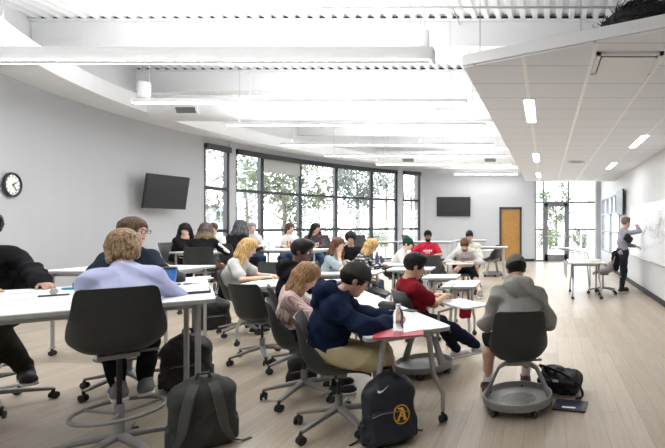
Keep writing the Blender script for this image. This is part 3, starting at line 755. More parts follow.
_cache = {}
def cached(key, fn):
    if key not in _cache: _cache[key] = fn()
    return _cache[key]
def caster_mesh():
    q = MB()
    for s_ in (-1, 1):
        q.M = Matrix.Translation((0.017*s_, 0, 0.03)) @ Matrix.Rotation(R(90), 4, 'Y'); q.lathe([(0.022, -0.009), (0.03, -0.006), (0.03, 0.006), (0.022, 0.009)], 18)
    q.M = Matrix.Identity(4); q.tube([(0, 0, 0.03), (0, 0.008, 0.06), (0, 0, 0.085)], 0.012, 8); q.M = Matrix.Translation((0, 0, 0.03)) @ Matrix.Rotation(R(90), 4, 'Y'); q.lathe([(0.01, -0.02), (0.01, 0.02)], 8)
    return q.mesh('caster', 50)
def arm5_mesh(rad):
    q = MB(); q.tube([(0.02, 0, 0.135), (rad*0.5, 0, 0.115), (rad, 0, 0.085)], [1.0, 0.85, 0.6], 12, flat=(0.028, 0.02)); return q.mesh('base_leg', 50)
CH_GROUP = 'shell chairs of the classroom'
SHELL_COLS = {'b': SHELL, 'g': SHELL2, 'l': mat('pale_pinkish_grey_fabric', (0.36, 0.32, 0.33), 0.9)}
def make_chair(label, xy, head, kind='star', seat=0.44, base=0.0, col='b', tablet=None, legm=None, group=CH_GROUP, nm=None):
    """head: the way the chair faces, degrees from +X; kind star / stool / tray; tablet: (x, y, rot) of the swivel tablet"""
    t = thing(nm or {'star': 'swivel_chair', 'stool': 'swivel_stool', 'tray': 'tray_base_chair'}[kind], label, 'stool' if kind == 'stool' else 'chair', (xy[0], xy[1], 0), R(head-90), group)
    legm = legm or GREYP
    key = 'shell_'+col
    obj('seat_shell', cached(key, shell_mesh), SHELL_COLS[col], t, (0, 0, seat))
    obj('seat_mechanism', cached('mech', lambda: MB().box((-0.1, -0.1, -0.045), (0.1, 0.08, -0.012)).tube([(0.1, 0, -0.03), (0.2, 0.02, -0.035)], 0.007, 8).mesh('seat_mechanism', 40, bev=0.01)), legm, t, (0, -0.02, seat))
    if kind in ('star', 'stool'):
        rad = 0.32 if kind == 'star' else 0.36
        k = round(seat, 2)
        obj('gas_post', cached(('post', k), lambda: MB().lathe([(0.014, 0.2), (0.014, seat-0.04)], 16).mesh('gas_post', 50)), BLACK, t)
        obj('post_sleeve', cached(('sl', k), lambda: MB().lathe([(0.03, 0.11), (0.034, 0.13), (0.028, 0.14), (0.026, 0.24+(0.1 if k > 0.6 else 0))], 18).mesh('post_sleeve', 50)), legm, t)
        for i in range(5):
            a = R(base+72*i)
            obj('base_leg', cached(('leg', rad), lambda: arm5_mesh(rad)), legm, t, None, (0, 0, a))
            obj('caster', cached('caster', caster_mesh), RUBBER, t, (rad*math.cos(a), rad*math.sin(a), 0), (0, 0, a+1.1*i))
        if kind == 'stool':
            obj('foot_ring', cached('fring', lambda: (lambda q: (q.ring((0, 0, 0.30), 0.228, 0.0125, 48), [q.tube([(0.03*math.cos(R(a)), 0.03*math.sin(R(a)), 0.28), (0.225*math.cos(R(a)), 0.225*math.sin(R(a)), 0.30)], 0.010, 8) for a in (20, 140, 260)], q.mesh('foot_ring', 60))[-1])(MB())), legm, t)
    else:
        def tray():
            q = MB(); q.lathe([(0.0, 0.075), (0.255, 0.075), (0.268, 0.10), (0.272, 0.118), (0.285, 0.118), (0.292, 0.10), (0.285, 0.06), (0.25, 0.055), (0.0, 0.055)], 48)
            return q.mesh('base_tray', 40)
        obj('base_tray', cached('tray', tray), legm, t)
        def dots():
            q = MB()
            for i in range(-5, 6):
                for j in range(-5, 6):
                    if i*i+j*j < 30: q.lathe([(0.006, 0.0755), (0.006, 0.0775)], 8, (i*0.026+(j % 2)*0.013, j*0.024-0.02, 0))
            return q.mesh('tray_studs', 40)
        obj('tray_studs', cached('dots', dots), SHELL2, t)
        def strut(s_, ztop):
            q = MB(); q.tube([(0.0, 0, ztop), (0.09*s_, 0, ztop-0.005), (0.155*s_, 0, ztop-0.04), (0.195*s_, 0.0, ztop-0.12), (0.262*s_, 0.0, 0.09)], [1, 1, 1.0, 1.0, 1.25], 12, flat=(0.035, 0.014)); return q.mesh('support_leg', 60)
        for s_ in (-1, 1): obj('support_leg', cached(('strut', s_, round(seat, 2)), lambda: strut(s_, seat-0.05)), legm, t, None, (0, 0, R(base)))
        for i in range(5):
            a = R(base+72*i+18)
            obj('caster', cached('caster', caster_mesh), BLACK, t, (0.262*math.cos(a), 0.262*math.sin(a), -0.0), (0, 0, a+i))
    if tablet:
        tx, ty, tr = tablet; hz = seat+0.25
        arm = MB().tube([(0.06, -0.02, seat-0.035), (0.30 if tx > 0 else -0.30, -0.0, seat-0.03), (0.33 if tx > 0 else -0.33, 0.0, seat+0.03), (0.33 if tx > 0 else -0.33, 0.0, hz-0.02), (tx, ty, hz-0.015)], 0.014, 10)
        arm.build('tablet_arm', legm, t, sm=50)
        q = MB(); q.M = Matrix.Translation((tx, ty, hz)) @ Matrix.Rotation(tr, 4, 'Z'); q.prism(rrect(0.56, 0.30, 0.05), -0.012, 0.006); q.build('tablet', TOPW, t, bev=0.003)
    return t
# ------------------------------------------------------------------ tables
TB_GROUP = 'white topped classroom tables'
def table(label, corner, ang, w_, d_, h, style, casters=True, inset=(0.10, 0.10), top_mat=None):
    """corner: the near right corner; the top runs back along -u (w_) and +v (d_) where u = ang"""
    t = thing('classroom_table' if h < 0.85 else 'high_table', label, 'table', (corner[0], corner[1], 0), ang, TB_GROUP)
    q = MB(); q.prism(rrect(w_, d_, 0.045, 6, -w_/2, d_/2), h-0.006, h); q.build('tabletop', top_mat or TOPW, t)
    q = MB(); q.prism(rrect(w_+0.002, d_+0.002, 0.046, 6, -w_/2, d_/2), h-0.030, h-0.0065); q.build('edge_band', EDGE, t)
    q = MB(); ins = 0.1; q.box((-w_+ins, ins, h-0.07), (-ins, ins+0.03, h-0.031)).box((-w_+ins, d_-ins-0.03, h-0.07), (-ins, d_-ins, h-0.031)).box((-ins-0.03, ins, h-0.07), (-ins, d_-ins, h-0.031)).box((-w_+ins, ins, h-0.07), (-w_+ins+0.03, d_-ins, h-0.031))
    q.build('under_frame', GREYM, t)
    for (sx, sy) in ((0, 0), (1, 0), (1, 1), (0, 1)):
        x = -inset[sy] if sx == 0 else -w_+0.10; y = 0.08 if sy == 0 else d_-0.08; cy = 0.085 if casters else 0.0
        q = MB()
        if style == 'column':
            q.lathe([(0.0175, cy+0.01), (0.0175, h-0.031)], 20, (x, y, 0)); q.lathe([(0.03, cy), (0.03, cy+0.012)], 20, (x, y, 0)); fx, fy = x, y
        else:
            fx, fy = x+(0.02 if sx == 0 else -0.02), (y-0.045 if sy == 0 else y+0.045); yy = d_*0.5+(-0.13 if sy == 0 else 0.13)
            q.tube([(x, yy, h-0.035), (x, yy+(-0.04 if sy == 0 else 0.04), h-0.07), (x, (yy+fy)/2, h*0.52), (fx, fy, 0.22), (fx, fy, cy)], [0.022, 0.021, 0.019, 0.017, 0.016], 12)
        q.build('leg', GREYM, t, sm=50)
        if casters: 
            o = obj('caster', cached('caster', caster_mesh), RUBBER, t, (fx, fy, 0), (0, 0, 0.8+sx+sy))
        else: MB().lathe([(0.024, 0), (0.02, 0.012)], 14, (fx, fy, 0)).build('foot_glide', RUBBER, t)
    return t
def ax(ang): return V(math.cos(ang), math.sin(ang), 0), V(-math.sin(ang), math.cos(ang), 0)
AL = R(37.7)                                   # the high tables on the near left
TH = 0.98
CA = (-2.33, 3.22); uA, vA = ax(AL)
def tp(u, v, z=TH, c=CA, uv=(uA, vA)): return (c[0]+uv[0][0]*u+uv[1][0]*v, c[1]+uv[0][1]*u+uv[1][1]*v, z)
table('high white table nearest the camera, where the lavender sweatshirt rests', CA, AL, 1.65, 0.765, TH, 'column', False, (0.10, 0.17))
table('high white table pushed against the far side of the nearest high table', tp(-0.02, 0.785)[:2], AL, 1.6, 0.765, TH, 'column', False, (0.15, 0.10))
table('empty high white table near the curved grey wall below the clock', (-4.25, 5.14), 0, 1.5, 0.76, TH, 'column', True)
TL = R(127.0)                                  # low tables in the middle foreground
CB = (-0.70, 3.42)
# corner (-0.70,3.42); long side runs along (-0.60,0.80)
uB, vB = ax(R(-53.0))                          # u points back towards the camera right
def low_table(label, c, ang, w_, d_): return table(label, c, ang, w_, d_, 0.74, 'flip', True)
# in this frame the near right corner is at c, the top runs along -u = (-0.60,0.80) and +v = (-0.80,-0.60) is the side where people sit -> shift by depth
def place_low(label, s0, ln, dp):
    # c is the corner on the camera side (people's side): CB moved by dp along (-0.8,-0.6) and by s0 along (-0.6,0.8)
    a = R(-53.0); u = V(math.cos(a), math.sin(a)); v = V(-u[1], u[0])     # v = (0.80,0.60)
    c = V(*CB)-v*dp-u*s0
    return low_table(label, (c[0], c[1]), a, ln, dp)
place_low('white flip-top table with the red folder and the clear water bottle', 0.0, 1.28, 0.62)
place_low('white flip-top table behind the striped shirt, end to end with the red folder table', 1.31, 1.28, 0.62)
table('high white table at the long window where a girl with streaked hair leans', (-6.32, 8.42), R(-20), 1.0, 0.72, TH, 'column', False)
table('high white table by the long window with a tumbler on it', (-4.72, 9.42), 0, 1.5, 0.72, TH, 'column', False)
table('white table with loose papers in front of the blonde in the grey T-shirt', (-2.75, 5.75), R(8), 1.15, 0.66, 0.74, 'flip')
table('white table beyond the green bottle in front of the girl with auburn hair', (-2.65, 7.1), R(5), 1.0, 0.6, 0.74, 'flip')
table('white table beside the checked shirt with a purple bottle', (-2.55, 8.6), R(0), 1.1, 0.6, 0.74, 'flip')
table('long high white table below the middle windows', (-4.85, 14.0), R(-8), 2.3, 0.7, TH, 'column', False)
table('high white table below the narrow far window', (-2.95, 14.2), R(-3), 1.75, 0.7, TH, 'column', False)
table('high white table against the grey back wall left of the brown door', (-2.05, 15.6), 0, 1.1, 0.6, TH, 'column', False)
table('white table right of the man in the cream shirt, below the brown door', (-1.05, 12.4), R(0), 0.95, 0.5, 0.9, 'column', False)
table('white table in front of the man in the red T-shirt', (-1.95, 7.75), R(4), 0.75, 0.55, 0.74, 'flip')
table('small white table with its edge against the striped floor gap, before the two men writing', (-1.28, 6.55), R(2), 0.5, 0.5, 0.74, 'flip')
table('small white table nearest the aisle with a maroon bag hung under it', (-0.86, 5.62), R(2), 0.42, 0.62, 0.74, 'flip')
# demonstration table by the entrance
t = table('white flip-top demonstration table with casters near the whiteboard', (1.22, 9.15), 0, 0.74, 1.05, 0.735, 'flip')
q = MB(); q.prism([(-0.80, 0.05), (-0.78, 0.05), (-0.78, 1.0), (-0.80, 1.0)], 0.44, 0.72); q.build('side_flap', GREYM, t)
t = thing('folding_stand', 'tilted thin white stand on bent tubes behind the demonstration table', 'stand', (0.62, 10.75, 0))
q = MB(); q.M = Matrix.Translation((0, 0, 0.95)) @ Matrix.Rotation(R(4), 4, 'Y'); q.prism(rrect(0.80, 0.34, 0.04), -0.015, 0.01); q.build('shelf', TOPW, t)
MB().tube([(-0.3, 0.1, 0.95), (0.1, 0.1, 0.88), (0.38, 0.1, 0.84), (0.45, 0.12, 0.6), (0.46, 0.12, 0.02)], 0.016).build('bent_leg', GREYM, t, sm=60)
MB().tube([(-0.3, -0.1, 0.95), (0.0, -0.1, 0.86), (0.3, -0.1, 0.82), (0.38, -0.1, 0.5), (0.42, -0.1, 0.02)], 0.016).build('bent_leg', GREYM, t, sm=60)
MB().tube([(0.42, -0.25, 0.02), (0.46, 0.3, 0.02)], 0.02).build('foot_bar', GREYM, t, sm=60)

# ------------------------------------------------------------------ the chairs one by one
def rel(px, z, Y): return ((px-VX)*Y/F, Y)
CH = {}
CH['lav'] = make_chair('charcoal stool with a foot ring under the lavender sweatshirt', (-2.76, 2.95), 132, 'stool', 0.70, 8)
CH['glass'] = make_chair('charcoal stool across the high table, sat on by the student in glasses', (-3.86, 4.22), -40, 'stool', 0.72, 30)
CH['left'] = make_chair('charcoal stool at the frame edge under the student in the black jacket', (-4.52, 3.70), -48, 'stool', 0.72, 36)
CH['navy'] = make_chair('charcoal swivel chair of the student in the navy hoodie', (-1.54, 3.40), 22, 'star', 0.43, 27)
CH['stripe'] = make_chair('charcoal swivel chair of the girl in the striped shirt', (-2.10, 3.97), 32, 'star', 0.45, 34)
CH['p12'] = make_chair('charcoal swivel chair of the student in the black hoodie', (-2.62, 4.85), 35, 'star', 0.45, 10)
CH['empty1'] = make_chair('empty charcoal swivel chair turned its back to us, between blonde and striped shirt', (-3.17, 5.10), 80, 'star', 0.45, 30)
CH['blonde'] = make_chair('charcoal swivel chair with light grey legs under the blonde in a grey T-shirt', (-4.2, 6.35), 22, 'star', 0.46, 40, legm=GREYM)
CH['p18'] = make_chair('charcoal tray-base chair of the student in the maroon T-shirt', (-1.24, 4.65), 40, 'tray', 0.43, 20, tablet=(0.16, 0.36, R(4)))
CH['hood'] = make_chair('charcoal tray-base chair of the student in the light grey hoodie, back to us', (-0.225, 3.76), 97, 'tray', 0.415, -12)
CH['p5'] = make_chair('charcoal stool under the girl with streaked hair, its back to us', (-6.03, 7.98), 118, 'stool', 0.70, 10)
CH['p4'] = make_chair('charcoal stool closest to the curved wall, seen side-on', (-7.45, 9.25), 0, 'stool', 0.72, 20, col='g')
CH['p7'] = make_chair('charcoal stool under the woman with long dark grey hair', (-6.12, 9.0), 75, 'stool', 0.72, 44)
CH['p8'] = make_chair('charcoal stool under the pale grey-haired student at the table end', (-6.72, 10.35), -20, 'stool', 0.70, 0, col='g')
CH['p9'] = make_chair('charcoal stool under the girl with a ponytail and a printed white shirt', (-6.0, 10.7), -75, 'stool', 0.70, 12, col='g')
CH['p10'] = make_chair('charcoal stool under the girl in the maroon-grey hoodie', (-5.38, 10.7), -75, 'stool', 0.70, 50, col='g')
CH['p14'] = make_chair('charcoal chair under the girl with long auburn hair', (-3.55, 7.55), 5, 'star', 0.44, 0)
CH['p15'] = make_chair('charcoal chair under the girl in the checked shirt', (-3.3, 8.1), 20, 'star', 0.44, 22)
CH['p15b'] = make_chair('charcoal chair hidden behind the checked shirt', (-4.05, 9.45), -60, 'star', 0.44, 22)
CH['cupb'] = make_chair('empty charcoal chair right behind the navy hoodie and grey cap', (-2.64, 7.0), 12, 'star', 0.45, 0)
CH['p19'] = make_chair('charcoal chair under the student in the white shirt and dark green beanie', (-3.02, 9.15), 15, 'star', 0.46, 11)
CH['empty2'] = make_chair('empty charcoal chair whose back sticks up right of the maroon T-shirt', (-1.62, 6.1), 28, 'star', 0.45, 20)
CH['laptop'] = make_chair('empty dark grey chair facing the back wall in front of the red T-shirt', (-2.35, 9.75), 85, 'star', 0.45, 0, col='g')
CH['p20'] = make_chair('charcoal chair under the man in the red T-shirt and black cap', (-2.80, 11.0), -85, 'star', 0.45, 0)
CH['p21'] = make_chair('charcoal chair under the bearded man bent over his writing', (-1.78, 9.9), -82, 'star', 0.45, 0, tablet=(0.05, 0.42, R(0)))
CH['p22'] = make_chair('charcoal chair under the man in the cream shirt', (-1.86, 11.0), -70, 'star', 0.45, 0)
CH['right'] = make_chair('empty charcoal tray-base chair beside the cream shirt, nearest the brown door', (-1.55, 13.4), 150, 'tray', 0.5, 0, tablet=(0.2, 0.3, 0.2))
CH['w1'] = make_chair('empty grey stool below the mullion of the fourth window bay', (-6.45, 13.75), 60, 'stool', 0.78, 0, col='g')
CH['w2'] = make_chair('empty grey stool with its wide back to us below the fourth window bay', (-5.5, 13.6), 95, 'stool', 0.78, 0, col='g')
CH['w3'] = make_chair('empty grey stool below the narrow far window', (-4.05, 13.9), 50, 'stool', 0.78, 0, col='g')
CH['mid'] = make_chair('empty dark grey chair between the grey T-shirt and the tumbler table', (-4.55, 7.75), 95, 'star', 0.47, 0, col='g')
CH['demo'] = make_chair('pale grey padded swivel chair with a black jacket, beside the demonstration table', (1.27, 9.95), 175, 'star', 0.46, 20, col='l', nm='task_chair')

# ------------------------------------------------------------------ people
def rotx(a): c, s = math.cos(a), math.sin(a); return np.array([[1,0,0],[0,c,-s],[0,s,c]])
def roty(a): c, s = math.cos(a), math.sin(a); return np.array([[c,0,s],[0,1,0],[-s,0,c]])
def rotz(a): c, s = math.cos(a), math.sin(a); return np.array([[c,-s,0],[s,c,0],[0,0,1]])
def ik(a, t, l1, l2, pole):
    a, t = np.asarray(a, float), np.asarray(t, float); d = t-a; L = np.linalg.norm(d); m = (l1+l2)*0.995
    if L > m: t = a+d/L*m; d = t-a; L = m
    u = d/L; x = (l1*l1-l2*l2+L*L)/(2*L); h = math.sqrt(max(l1*l1-x*x, 0)); p = np.asarray(pole, float); p = p-u*(p@u)
    return a+u*x+unit(p)*h, t
HEADREF = {}
def person(label, xy, head, seat=0.45, lean=8, side=0, twist=0, look=(0, 0, 0), size=1.0, skin='fair', top='long', topm=None, botm=None, bot='long', shoem=None,
           hair='short', hairm=None, hands=((-0.2, 0.38, 0.72), (0.2, 0.38, 0.72)), feet=((-0.14, 0.42), (0.14, 0.42)), footz=0.0, feetz=None, beard=None, cap=None, glasses=False, hood=False,
           res=0.010, hips_y=-0.06, curl=(0.5, 0.5), palm=(None, None), standing=False, elbow=(None, None), name='person', slim=1.0, socks=None, hood_up=False, slump=0.93, hairlen=0.34, chin=None, collar=False):
    """look: yaw (+ to the left), pitch (+ down), roll of the head in degrees. hands: wrists in the person's own frame (right, forward, up), left hand first."""
    t = thing(name, label, 'person', (xy[0], xy[1], 0), R(head-90), 'students in the classroom')
    S = size; K = lambda p: np.asarray(p, float)/S
    t.scale = (S, S, S)
    skinm = SKINS[skin]
    zs = seat/S
    P = V(0, hips_y, zs+0.125) if not standing else V(0, 0, 0.92)
    Bl = roty(R(side)) @ rotx(-R(lean*0.75)); Bu = roty(R(side*1.2)) @ rotx(-R(lean*1.25)) @ rotz(R(twist))
    up = V(0, 0, 1)
    sp = slump if not standing else 1.0
    CH_ = P+Bl @ V(0, 0.0, 0.25*sp); N = CH_+Bu @ V(0, 0, 0.245*sp)
    r_, f_, u_ = Bu @ V(1, 0, 0), Bu @ V(0, 1, 0), Bu @ V(0, 0, 1)
    shw = 0.158*slim
    SH = [N-u_*0.058-r_*shw-f_*0.005, N-u_*0.058+r_*shw-f_*0.005]
    H0 = rotz(R(twist*0.5+look[0])) @ roty(R(look[2])) @ rotx(-R(look[1]+lean*0.3))
    hr, hf, hu = H0 @ V(1,0,0), H0 @ V(0,1,0), H0 @ V(0,0,1)
    HC = N+unit(u_*0.5+V(0,0,0.5)+hf*0.25)*0.075+hu*0.125+hf*0.012
    if chin: HC = HC+np.asarray(chin, float)
    hp = lambda x, y, z: HC+hr*x+hf*y+hu*z
    M = np.stack([hr, hf, hu], 1)
    # limbs
    HIP = [P+V(-0.082, 0.0, -0.005), P+V(0.082, 0.0, -0.005)]
    arms = []; 
    for i, sg in ((0, -1), (1, 1)):
        pole = elbow[i] if elbow[i] is not None else (sg*0.75, -0.35, -0.75)
        chinh = isinstance(hands[i], str)
        E, W = ik(SH[i], hp(sg*0.035, 0.085, -0.20) if chinh else K(hands[i]), 0.285, 0.255, pole); arms.append((SH[i], E, W))
    legs = []
    for i, sg in ((0, -1), (1, 1)):
        fx, fy = feet[i][0]/S, feet[i][1]/S; fz = (footz if feetz is None else feetz[i])/S
        A_ = V(fx, fy, fz+0.085)
        Kn, A_ = ik(HIP[i], A_, 0.43, 0.41, (sg*0.15+ (fx-HIP[i][0])*0.5, 1.0, 0.9) if not standing else (0, 1, 0))
        legs.append((HIP[i], Kn, A_))
    def torso(s, g, k=0.05):
        s.cap(P+V(0, 0, 0.0), CH_, 0.125*slim+g, 0.128*slim+g, k, flat=(Bl @ V(0, 1, 0)), fs=1.28)
        s.cap(P+V(-0.058, 0, 0), P+V(0.058, 0, 0), 0.103*slim+g, None, k)
        s.cap(CH_-r_*0.035, N-u_*0.10-r_*0.055, 0.115*slim+g, 0.098*slim+g, k, flat=f_, fs=1.1)
        s.cap(CH_+r_*0.035, N-u_*0.10+r_*0.055, 0.115*slim+g, 0.098*slim+g, k, flat=f_, fs=1.1)
        s.cap(SH[0], SH[1], 0.052+g, None, k); s.cap(SH[0]+r_*0.03, N, 0.045+g, 0.045+g, k); s.cap(SH[1]-r_*0.03, N, 0.045+g, 0.045+g, k)
        s.cap(N-u_*0.03, N+u_*0.02, 0.06+g, 0.05+g*0.8, k)
    def foot_dir(i):
        d = legs[i][1]-legs[i][2]; hd = legs[i][1]-legs[i][0]; v = V(hd[0]*0.4+ (0.1 if i else -0.1)*0.5, 1.0 if not standing else 1.0, 0); v = unit(v)
        return v
    # ---- body, one surface
    b = Solid(); torso(b, 0.0)
    b.cap(N-u_*0.02, hp(0, -0.02, -0.07), 0.056, 0.052, 0.03)
    b.ell(hp(0, -0.012, 0.025), (0.076, 0.097, 0.092), M, 0.02); b.ell(hp(0, 0.025, -0.045), (0.06, 0.066, 0.075), M, 0.03)
    b.ell(hp(0, 0.062, -0.098), (0.026, 0.022, 0.020), M, 0.03)
    b.cap(hp(0, 0.088, 0.005), hp(0, 0.106, -0.03), 0.007, 0.0115, 0.012); b.ell(hp(0, 0.097, -0.036), (0.017, 0.011, 0.008), M, 0.008)
    b.cap(hp(-0.045, 0.076, 0.024), hp(0.045, 0.076, 0.024), 0.010, None, 0.02)
    for sg in (-1, 1):
        b.ell(hp(0.034*sg, 0.098, 0.003), (0.015, 0.012, 0.009), M, 0.012, sub=True)
        b.ell(hp(0.077*sg, -0.005, -0.008), (0.010, 0.019, 0.031), M, 0.006)
    b.ell(hp(0, 0.084, -0.062), (0.024, 0.012, 0.006), M, 0.006)
    for i, sg in ((0, -1), (1, 1)):
        Sx, E, W = arms[i]
        b.cap(Sx, E, 0.047*slim, 0.037*slim, 0.03); b.cap(E, W, 0.037*slim, 0.025, 0.02)
        d = unit(W-E); n = palm[i] if palm[i] is not None else (0, 0.15, -1); n = np.asarray(n, float); n = unit(n-d*(n@d)); sd = np.cross(d, n)
        if sd @ V(-sg, 0, 0) < 0: sd = -sd
        d2 = unit(d+V(0, 0, 0)) if standing else unit(V(d[0], d[1], d[2]*0.35)); if_chin = isinstance(hands[i], str)
        if if_chin: d2 = unit(hp(sg*0.03, 0.07, -0.09)-W); n = -hf; sd = -sg*hr
        n = unit(n-d2*(n@d2)); sd = unit(sd-d2*(sd@d2)-n*(sd@n))
        mh = np.stack([sd, d2, n], 1); b.ell(W+d2*0.045, (0.040, 0.055, 0.017), mh, 0.015)
        cu = curl[i]
        if isinstance(hands[i], str):
            pass
        for q, (off, ln) in enumerate(((0.030, 0.072), (0.010, 0.080), (-0.010, 0.074), (-0.029, 0.058))):
            a0 = W+d2*(0.088-abs(q-1)*0.005)+sd*off; d3 = unit(d2*math.cos(cu)+n*math.sin(cu)+sd*(0.08*(1.3-q))); a1 = a0+d3*ln*0.5
            d4 = unit(d2*math.cos(cu*2.3)+n*math.sin(cu*2.3)); a2 = a1+d4*ln*0.5
            b.cap(a0-d2*0.012, a1, 0.0092, 0.0085, 0.005); b.cap(a1, a2, 0.0085, 0.0072, 0.004)
        a0 = W+d2*0.028+sd*0.030; a1 = a0+unit(d2*0.75+sd*0.65+n*0.35)*0.038; a2 = a1+unit(d2*1.0+sd*0.1+n*0.35)*0.032
        b.cap(W+d2*0.018+sd*0.012, a0, 0.015, 0.013, 0.010); b.cap(a0, a1, 0.0125, 0.0105, 0.006); b.cap(a1, a2, 0.0105, 0.008, 0.004)
    for i, sg in ((0, -1), (1, 1)):
        Hx, Kn, A_ = legs[i]; b.cap(Hx, Kn, 0.072*slim, 0.052, 0.04)
        cm = Kn+(A_-Kn)*0.33+V(0, -0.018, 0); cr_ = 1.0 if bot == 'short' else 0.86; b.cap(Kn, cm, 0.052*cr_, 0.054*cr_, 0.03); b.cap(cm, A_, 0.053*cr_, 0.034, 0.03)
        fd = foot_dir(i); b.cap(A_+V(0, 0, -0.03)-fd*0.02, A_+fd*0.13+V(0, 0, -0.055), 0.034, 0.024, 0.02)
    me = b.mesh('body', res); obj('body', me, skinm, t)
    # ---- clothes
    def shirt(g=0.013, amp=0.006):
        s = Solid(); torso(s, g); cuts = []
        for i, sg in ((0, -1), (1, 1)):
            Sx, E, W = arms[i]
            if top == 'long':
                s.cap(Sx, E, 0.047*slim+g*0.8, 0.038+g, 0.03); s.cap(E, W-unit(W-E)*0.005, 0.038+g, 0.027+g*0.6, 0.02)
            elif top == 'puffy':
                s.cap(Sx, E, 0.044*slim+g*0.7, 0.044+g, 0.03); s.cap(E, E+(W-E)*0.8, 0.045+g, 0.035+g, 0.02); s.cap(E+(W-E)*0.8, W, 0.036+g, 0.028+g*0.5, 0.02)
            elif top == 'mid':
                s.cap(Sx, E, 0.049*slim+g, 0.041+g, 0.035); s.cap(E, E+(W-E)*0.45, 0.041+g, 0.038+g, 0.02)
            else:
                s.cap(Sx, Sx+(E-Sx)*0.68, 0.050*slim+g, 0.056+g, 0.03)
        s.plane(P+V(0, 0, -0.085), (0, 0, -1))
        s.ell(N+u_*0.075+f_*0.01, (0.070, 0.066, 0.070), None, 0.012, sub=True)
        if hood:
            for sg in (-1, 1):
                s.cap(N+u_*0.045-f_*0.070+r_*0.070*sg, N+u_*0.03-f_*0.115, 0.050, 0.058, 0.015); s.cap(N+u_*0.045-f_*0.070+r_*0.070*sg, N-u_*0.005+f_*0.065+r_*0.05*sg, 0.046, 0.030, 0.02)
            s.ell(N-u_*0.015-f_*0.125, (0.115, 0.05, 0.085), np.stack([r_, f_, u_], 1), 0.02); s.ell(N+u_*0.10-f_*0.03, (0.066, 0.075, 0.075), None, 0.012, sub=True)
        if collar:
            for sg in (-1, 1): s.cap(N+u_*0.012-f_*0.055, N+u_*0.005+r_*0.06*sg, 0.018, 0.016, 0.01)
        return s.mesh('shirt', res*1.05, folds(amp, 20 if top != 'short' else 17, sx=xy[0]*3))
    hoodish = hood or hood_up
    tm = obj('hoodie' if hoodish else ('sweatshirt' if top in ('long', 'puffy') else 't_shirt'), shirt(0.020 if hoodish or top == 'puffy' else 0.012, 0.014 if hoodish or top == 'puffy' else 0.009), topm, t)
    s = Solid(); g = 0.012
    s.cap(P+V(-0.062, 0.01, 0.0), P+V(0.062, 0.01, 0.0), 0.108*slim+g*0.4, None, 0.04); s.cap(P, P+(CH_-P)*0.3, 0.118*slim+g*0.3, None, 0.04)
    for i in (0, 1):
        Hx, Kn, A_ = legs[i]
        if bot == 'long': s.cap(Hx, Kn, 0.079*slim+g, 0.056+g, 0.045); s.cap(Kn+V(0, -0.006, 0), A_+(Kn-A_)*0.05, 0.066+g, 0.046+g*0.4, 0.03)
        elif bot == 'tight': s.cap(Hx, Kn, 0.080*slim+g*0.6, 0.052+g*0.5, 0.045); cm = Kn+(A_-Kn)*0.33+V(0, -0.018, 0); s.cap(Kn, cm, 0.060, 0.065, 0.03); s.cap(cm, A_+(Kn-A_)*0.08, 0.064, 0.042, 0.03)
        else: e = Hx+(Kn-Hx)*0.92; s.cap(Hx, e, 0.080*slim+g, 0.064+g*1.6, 0.045)
    s.plane(P+(CH_-P)*0.32, Bl @ V(0, 0, 1))
    obj('shorts' if bot == 'short' else 'trousers', s.mesh('trousers', res*1.05, folds(0.008, 19, sx=xy[1]*2)), botm, t)
    for i in (0, 1):
        Hx, Kn, A_ = legs[i]; fd = foot_dir(i); fs_ = V(fd[1], -fd[0], 0); base = A_+V(0, 0, -0.085)
        s = Solid(); Mx = np.stack([fs_, fd, V(0, 0, 1)], 1)
        s.cap(base+V(0, 0, 0.045)-fd*0.035, base+V(0, 0, 0.042)+fd*0.13, 0.046, 0.040, 0.03); s.cap(base+V(0, 0, 0.05), base+V(0, 0, 0.095), 0.046, 0.042, 0.02)
        s.ell(base+V(0, 0, 0.035)+fd*0.13, (0.045, 0.055, 0.035), Mx, 0.02); s.plane(base+V(0, 0, 0.006), (0, 0, -1))
        sh = obj('shoe', s.mesh('shoe', min(res, 0.009)), shoem or BLACK, t)
        s = Solid(); s.rbox(base+V(0, 0, 0.013)+fd*0.05, (0.047, 0.135, 0.012), 0.011, Mx); obj('sole', s.mesh('sole', 0.008), PAPER if socks == 'w' or shoem is not None else RUBBER, sh)
        if socks is not None:
            s = Solid(); s.cap(A_+V(0, 0, -0.02), A_+(Kn-A_)*0.28, 0.041, 0.047, 0.01); s.plane(A_+(Kn-A_)*0.27, unit(Kn-A_)); obj('sock', s.mesh('sock', 0.009), PAPER, t)
    # ---- face
    for sg in (-1, 1):
        q = MB(); q.M = Matrix.Translation(hp(0.033*sg, 0.0765, 0.002)); q.lathe([(0.0001, -0.012), (0.006, -0.0104), (0.0104, -0.006), (0.012, 0), (0.0104, 0.006), (0.006, 0.0104), (0.0001, 0.012)], 14)
        e = q.build('eye', SWHITE, t, sm=80)
        q = MB(); q.M = Matrix.Translation(hp(0.033*sg, 0.0835, 0.001)) ; q.lathe([(0.0001, -0.0072), (0.0052, -0.005), (0.0072, 0), (0.0052, 0.005), (0.0001, 0.0072)], 10); q.build('iris', IRIS, e, sm=80)
        s = Solid(); s.cap(hp(0.016*sg, 0.0915, 0.026), hp(0.05*sg, 0.079, 0.028), 0.0045, 0.003, 0.004); obj('eyebrow', s.mesh('eyebrow', 0.003), hairm, t)
    s = Solid(); s.ell(hp(0, 0.0905, -0.0585), (0.021, 0.0075, 0.0045), M, 0.003); s.ell(hp(0, 0.0895, -0.066), (0.018, 0.0075, 0.0045), M, 0.003); obj('lips', s.mesh('lips', 0.003), LIP if skin != 'dark' else mat('lips_dark', (0.22, 0.09, 0.075), 0.5), t)
    # ---- hair
    hs = Solid()
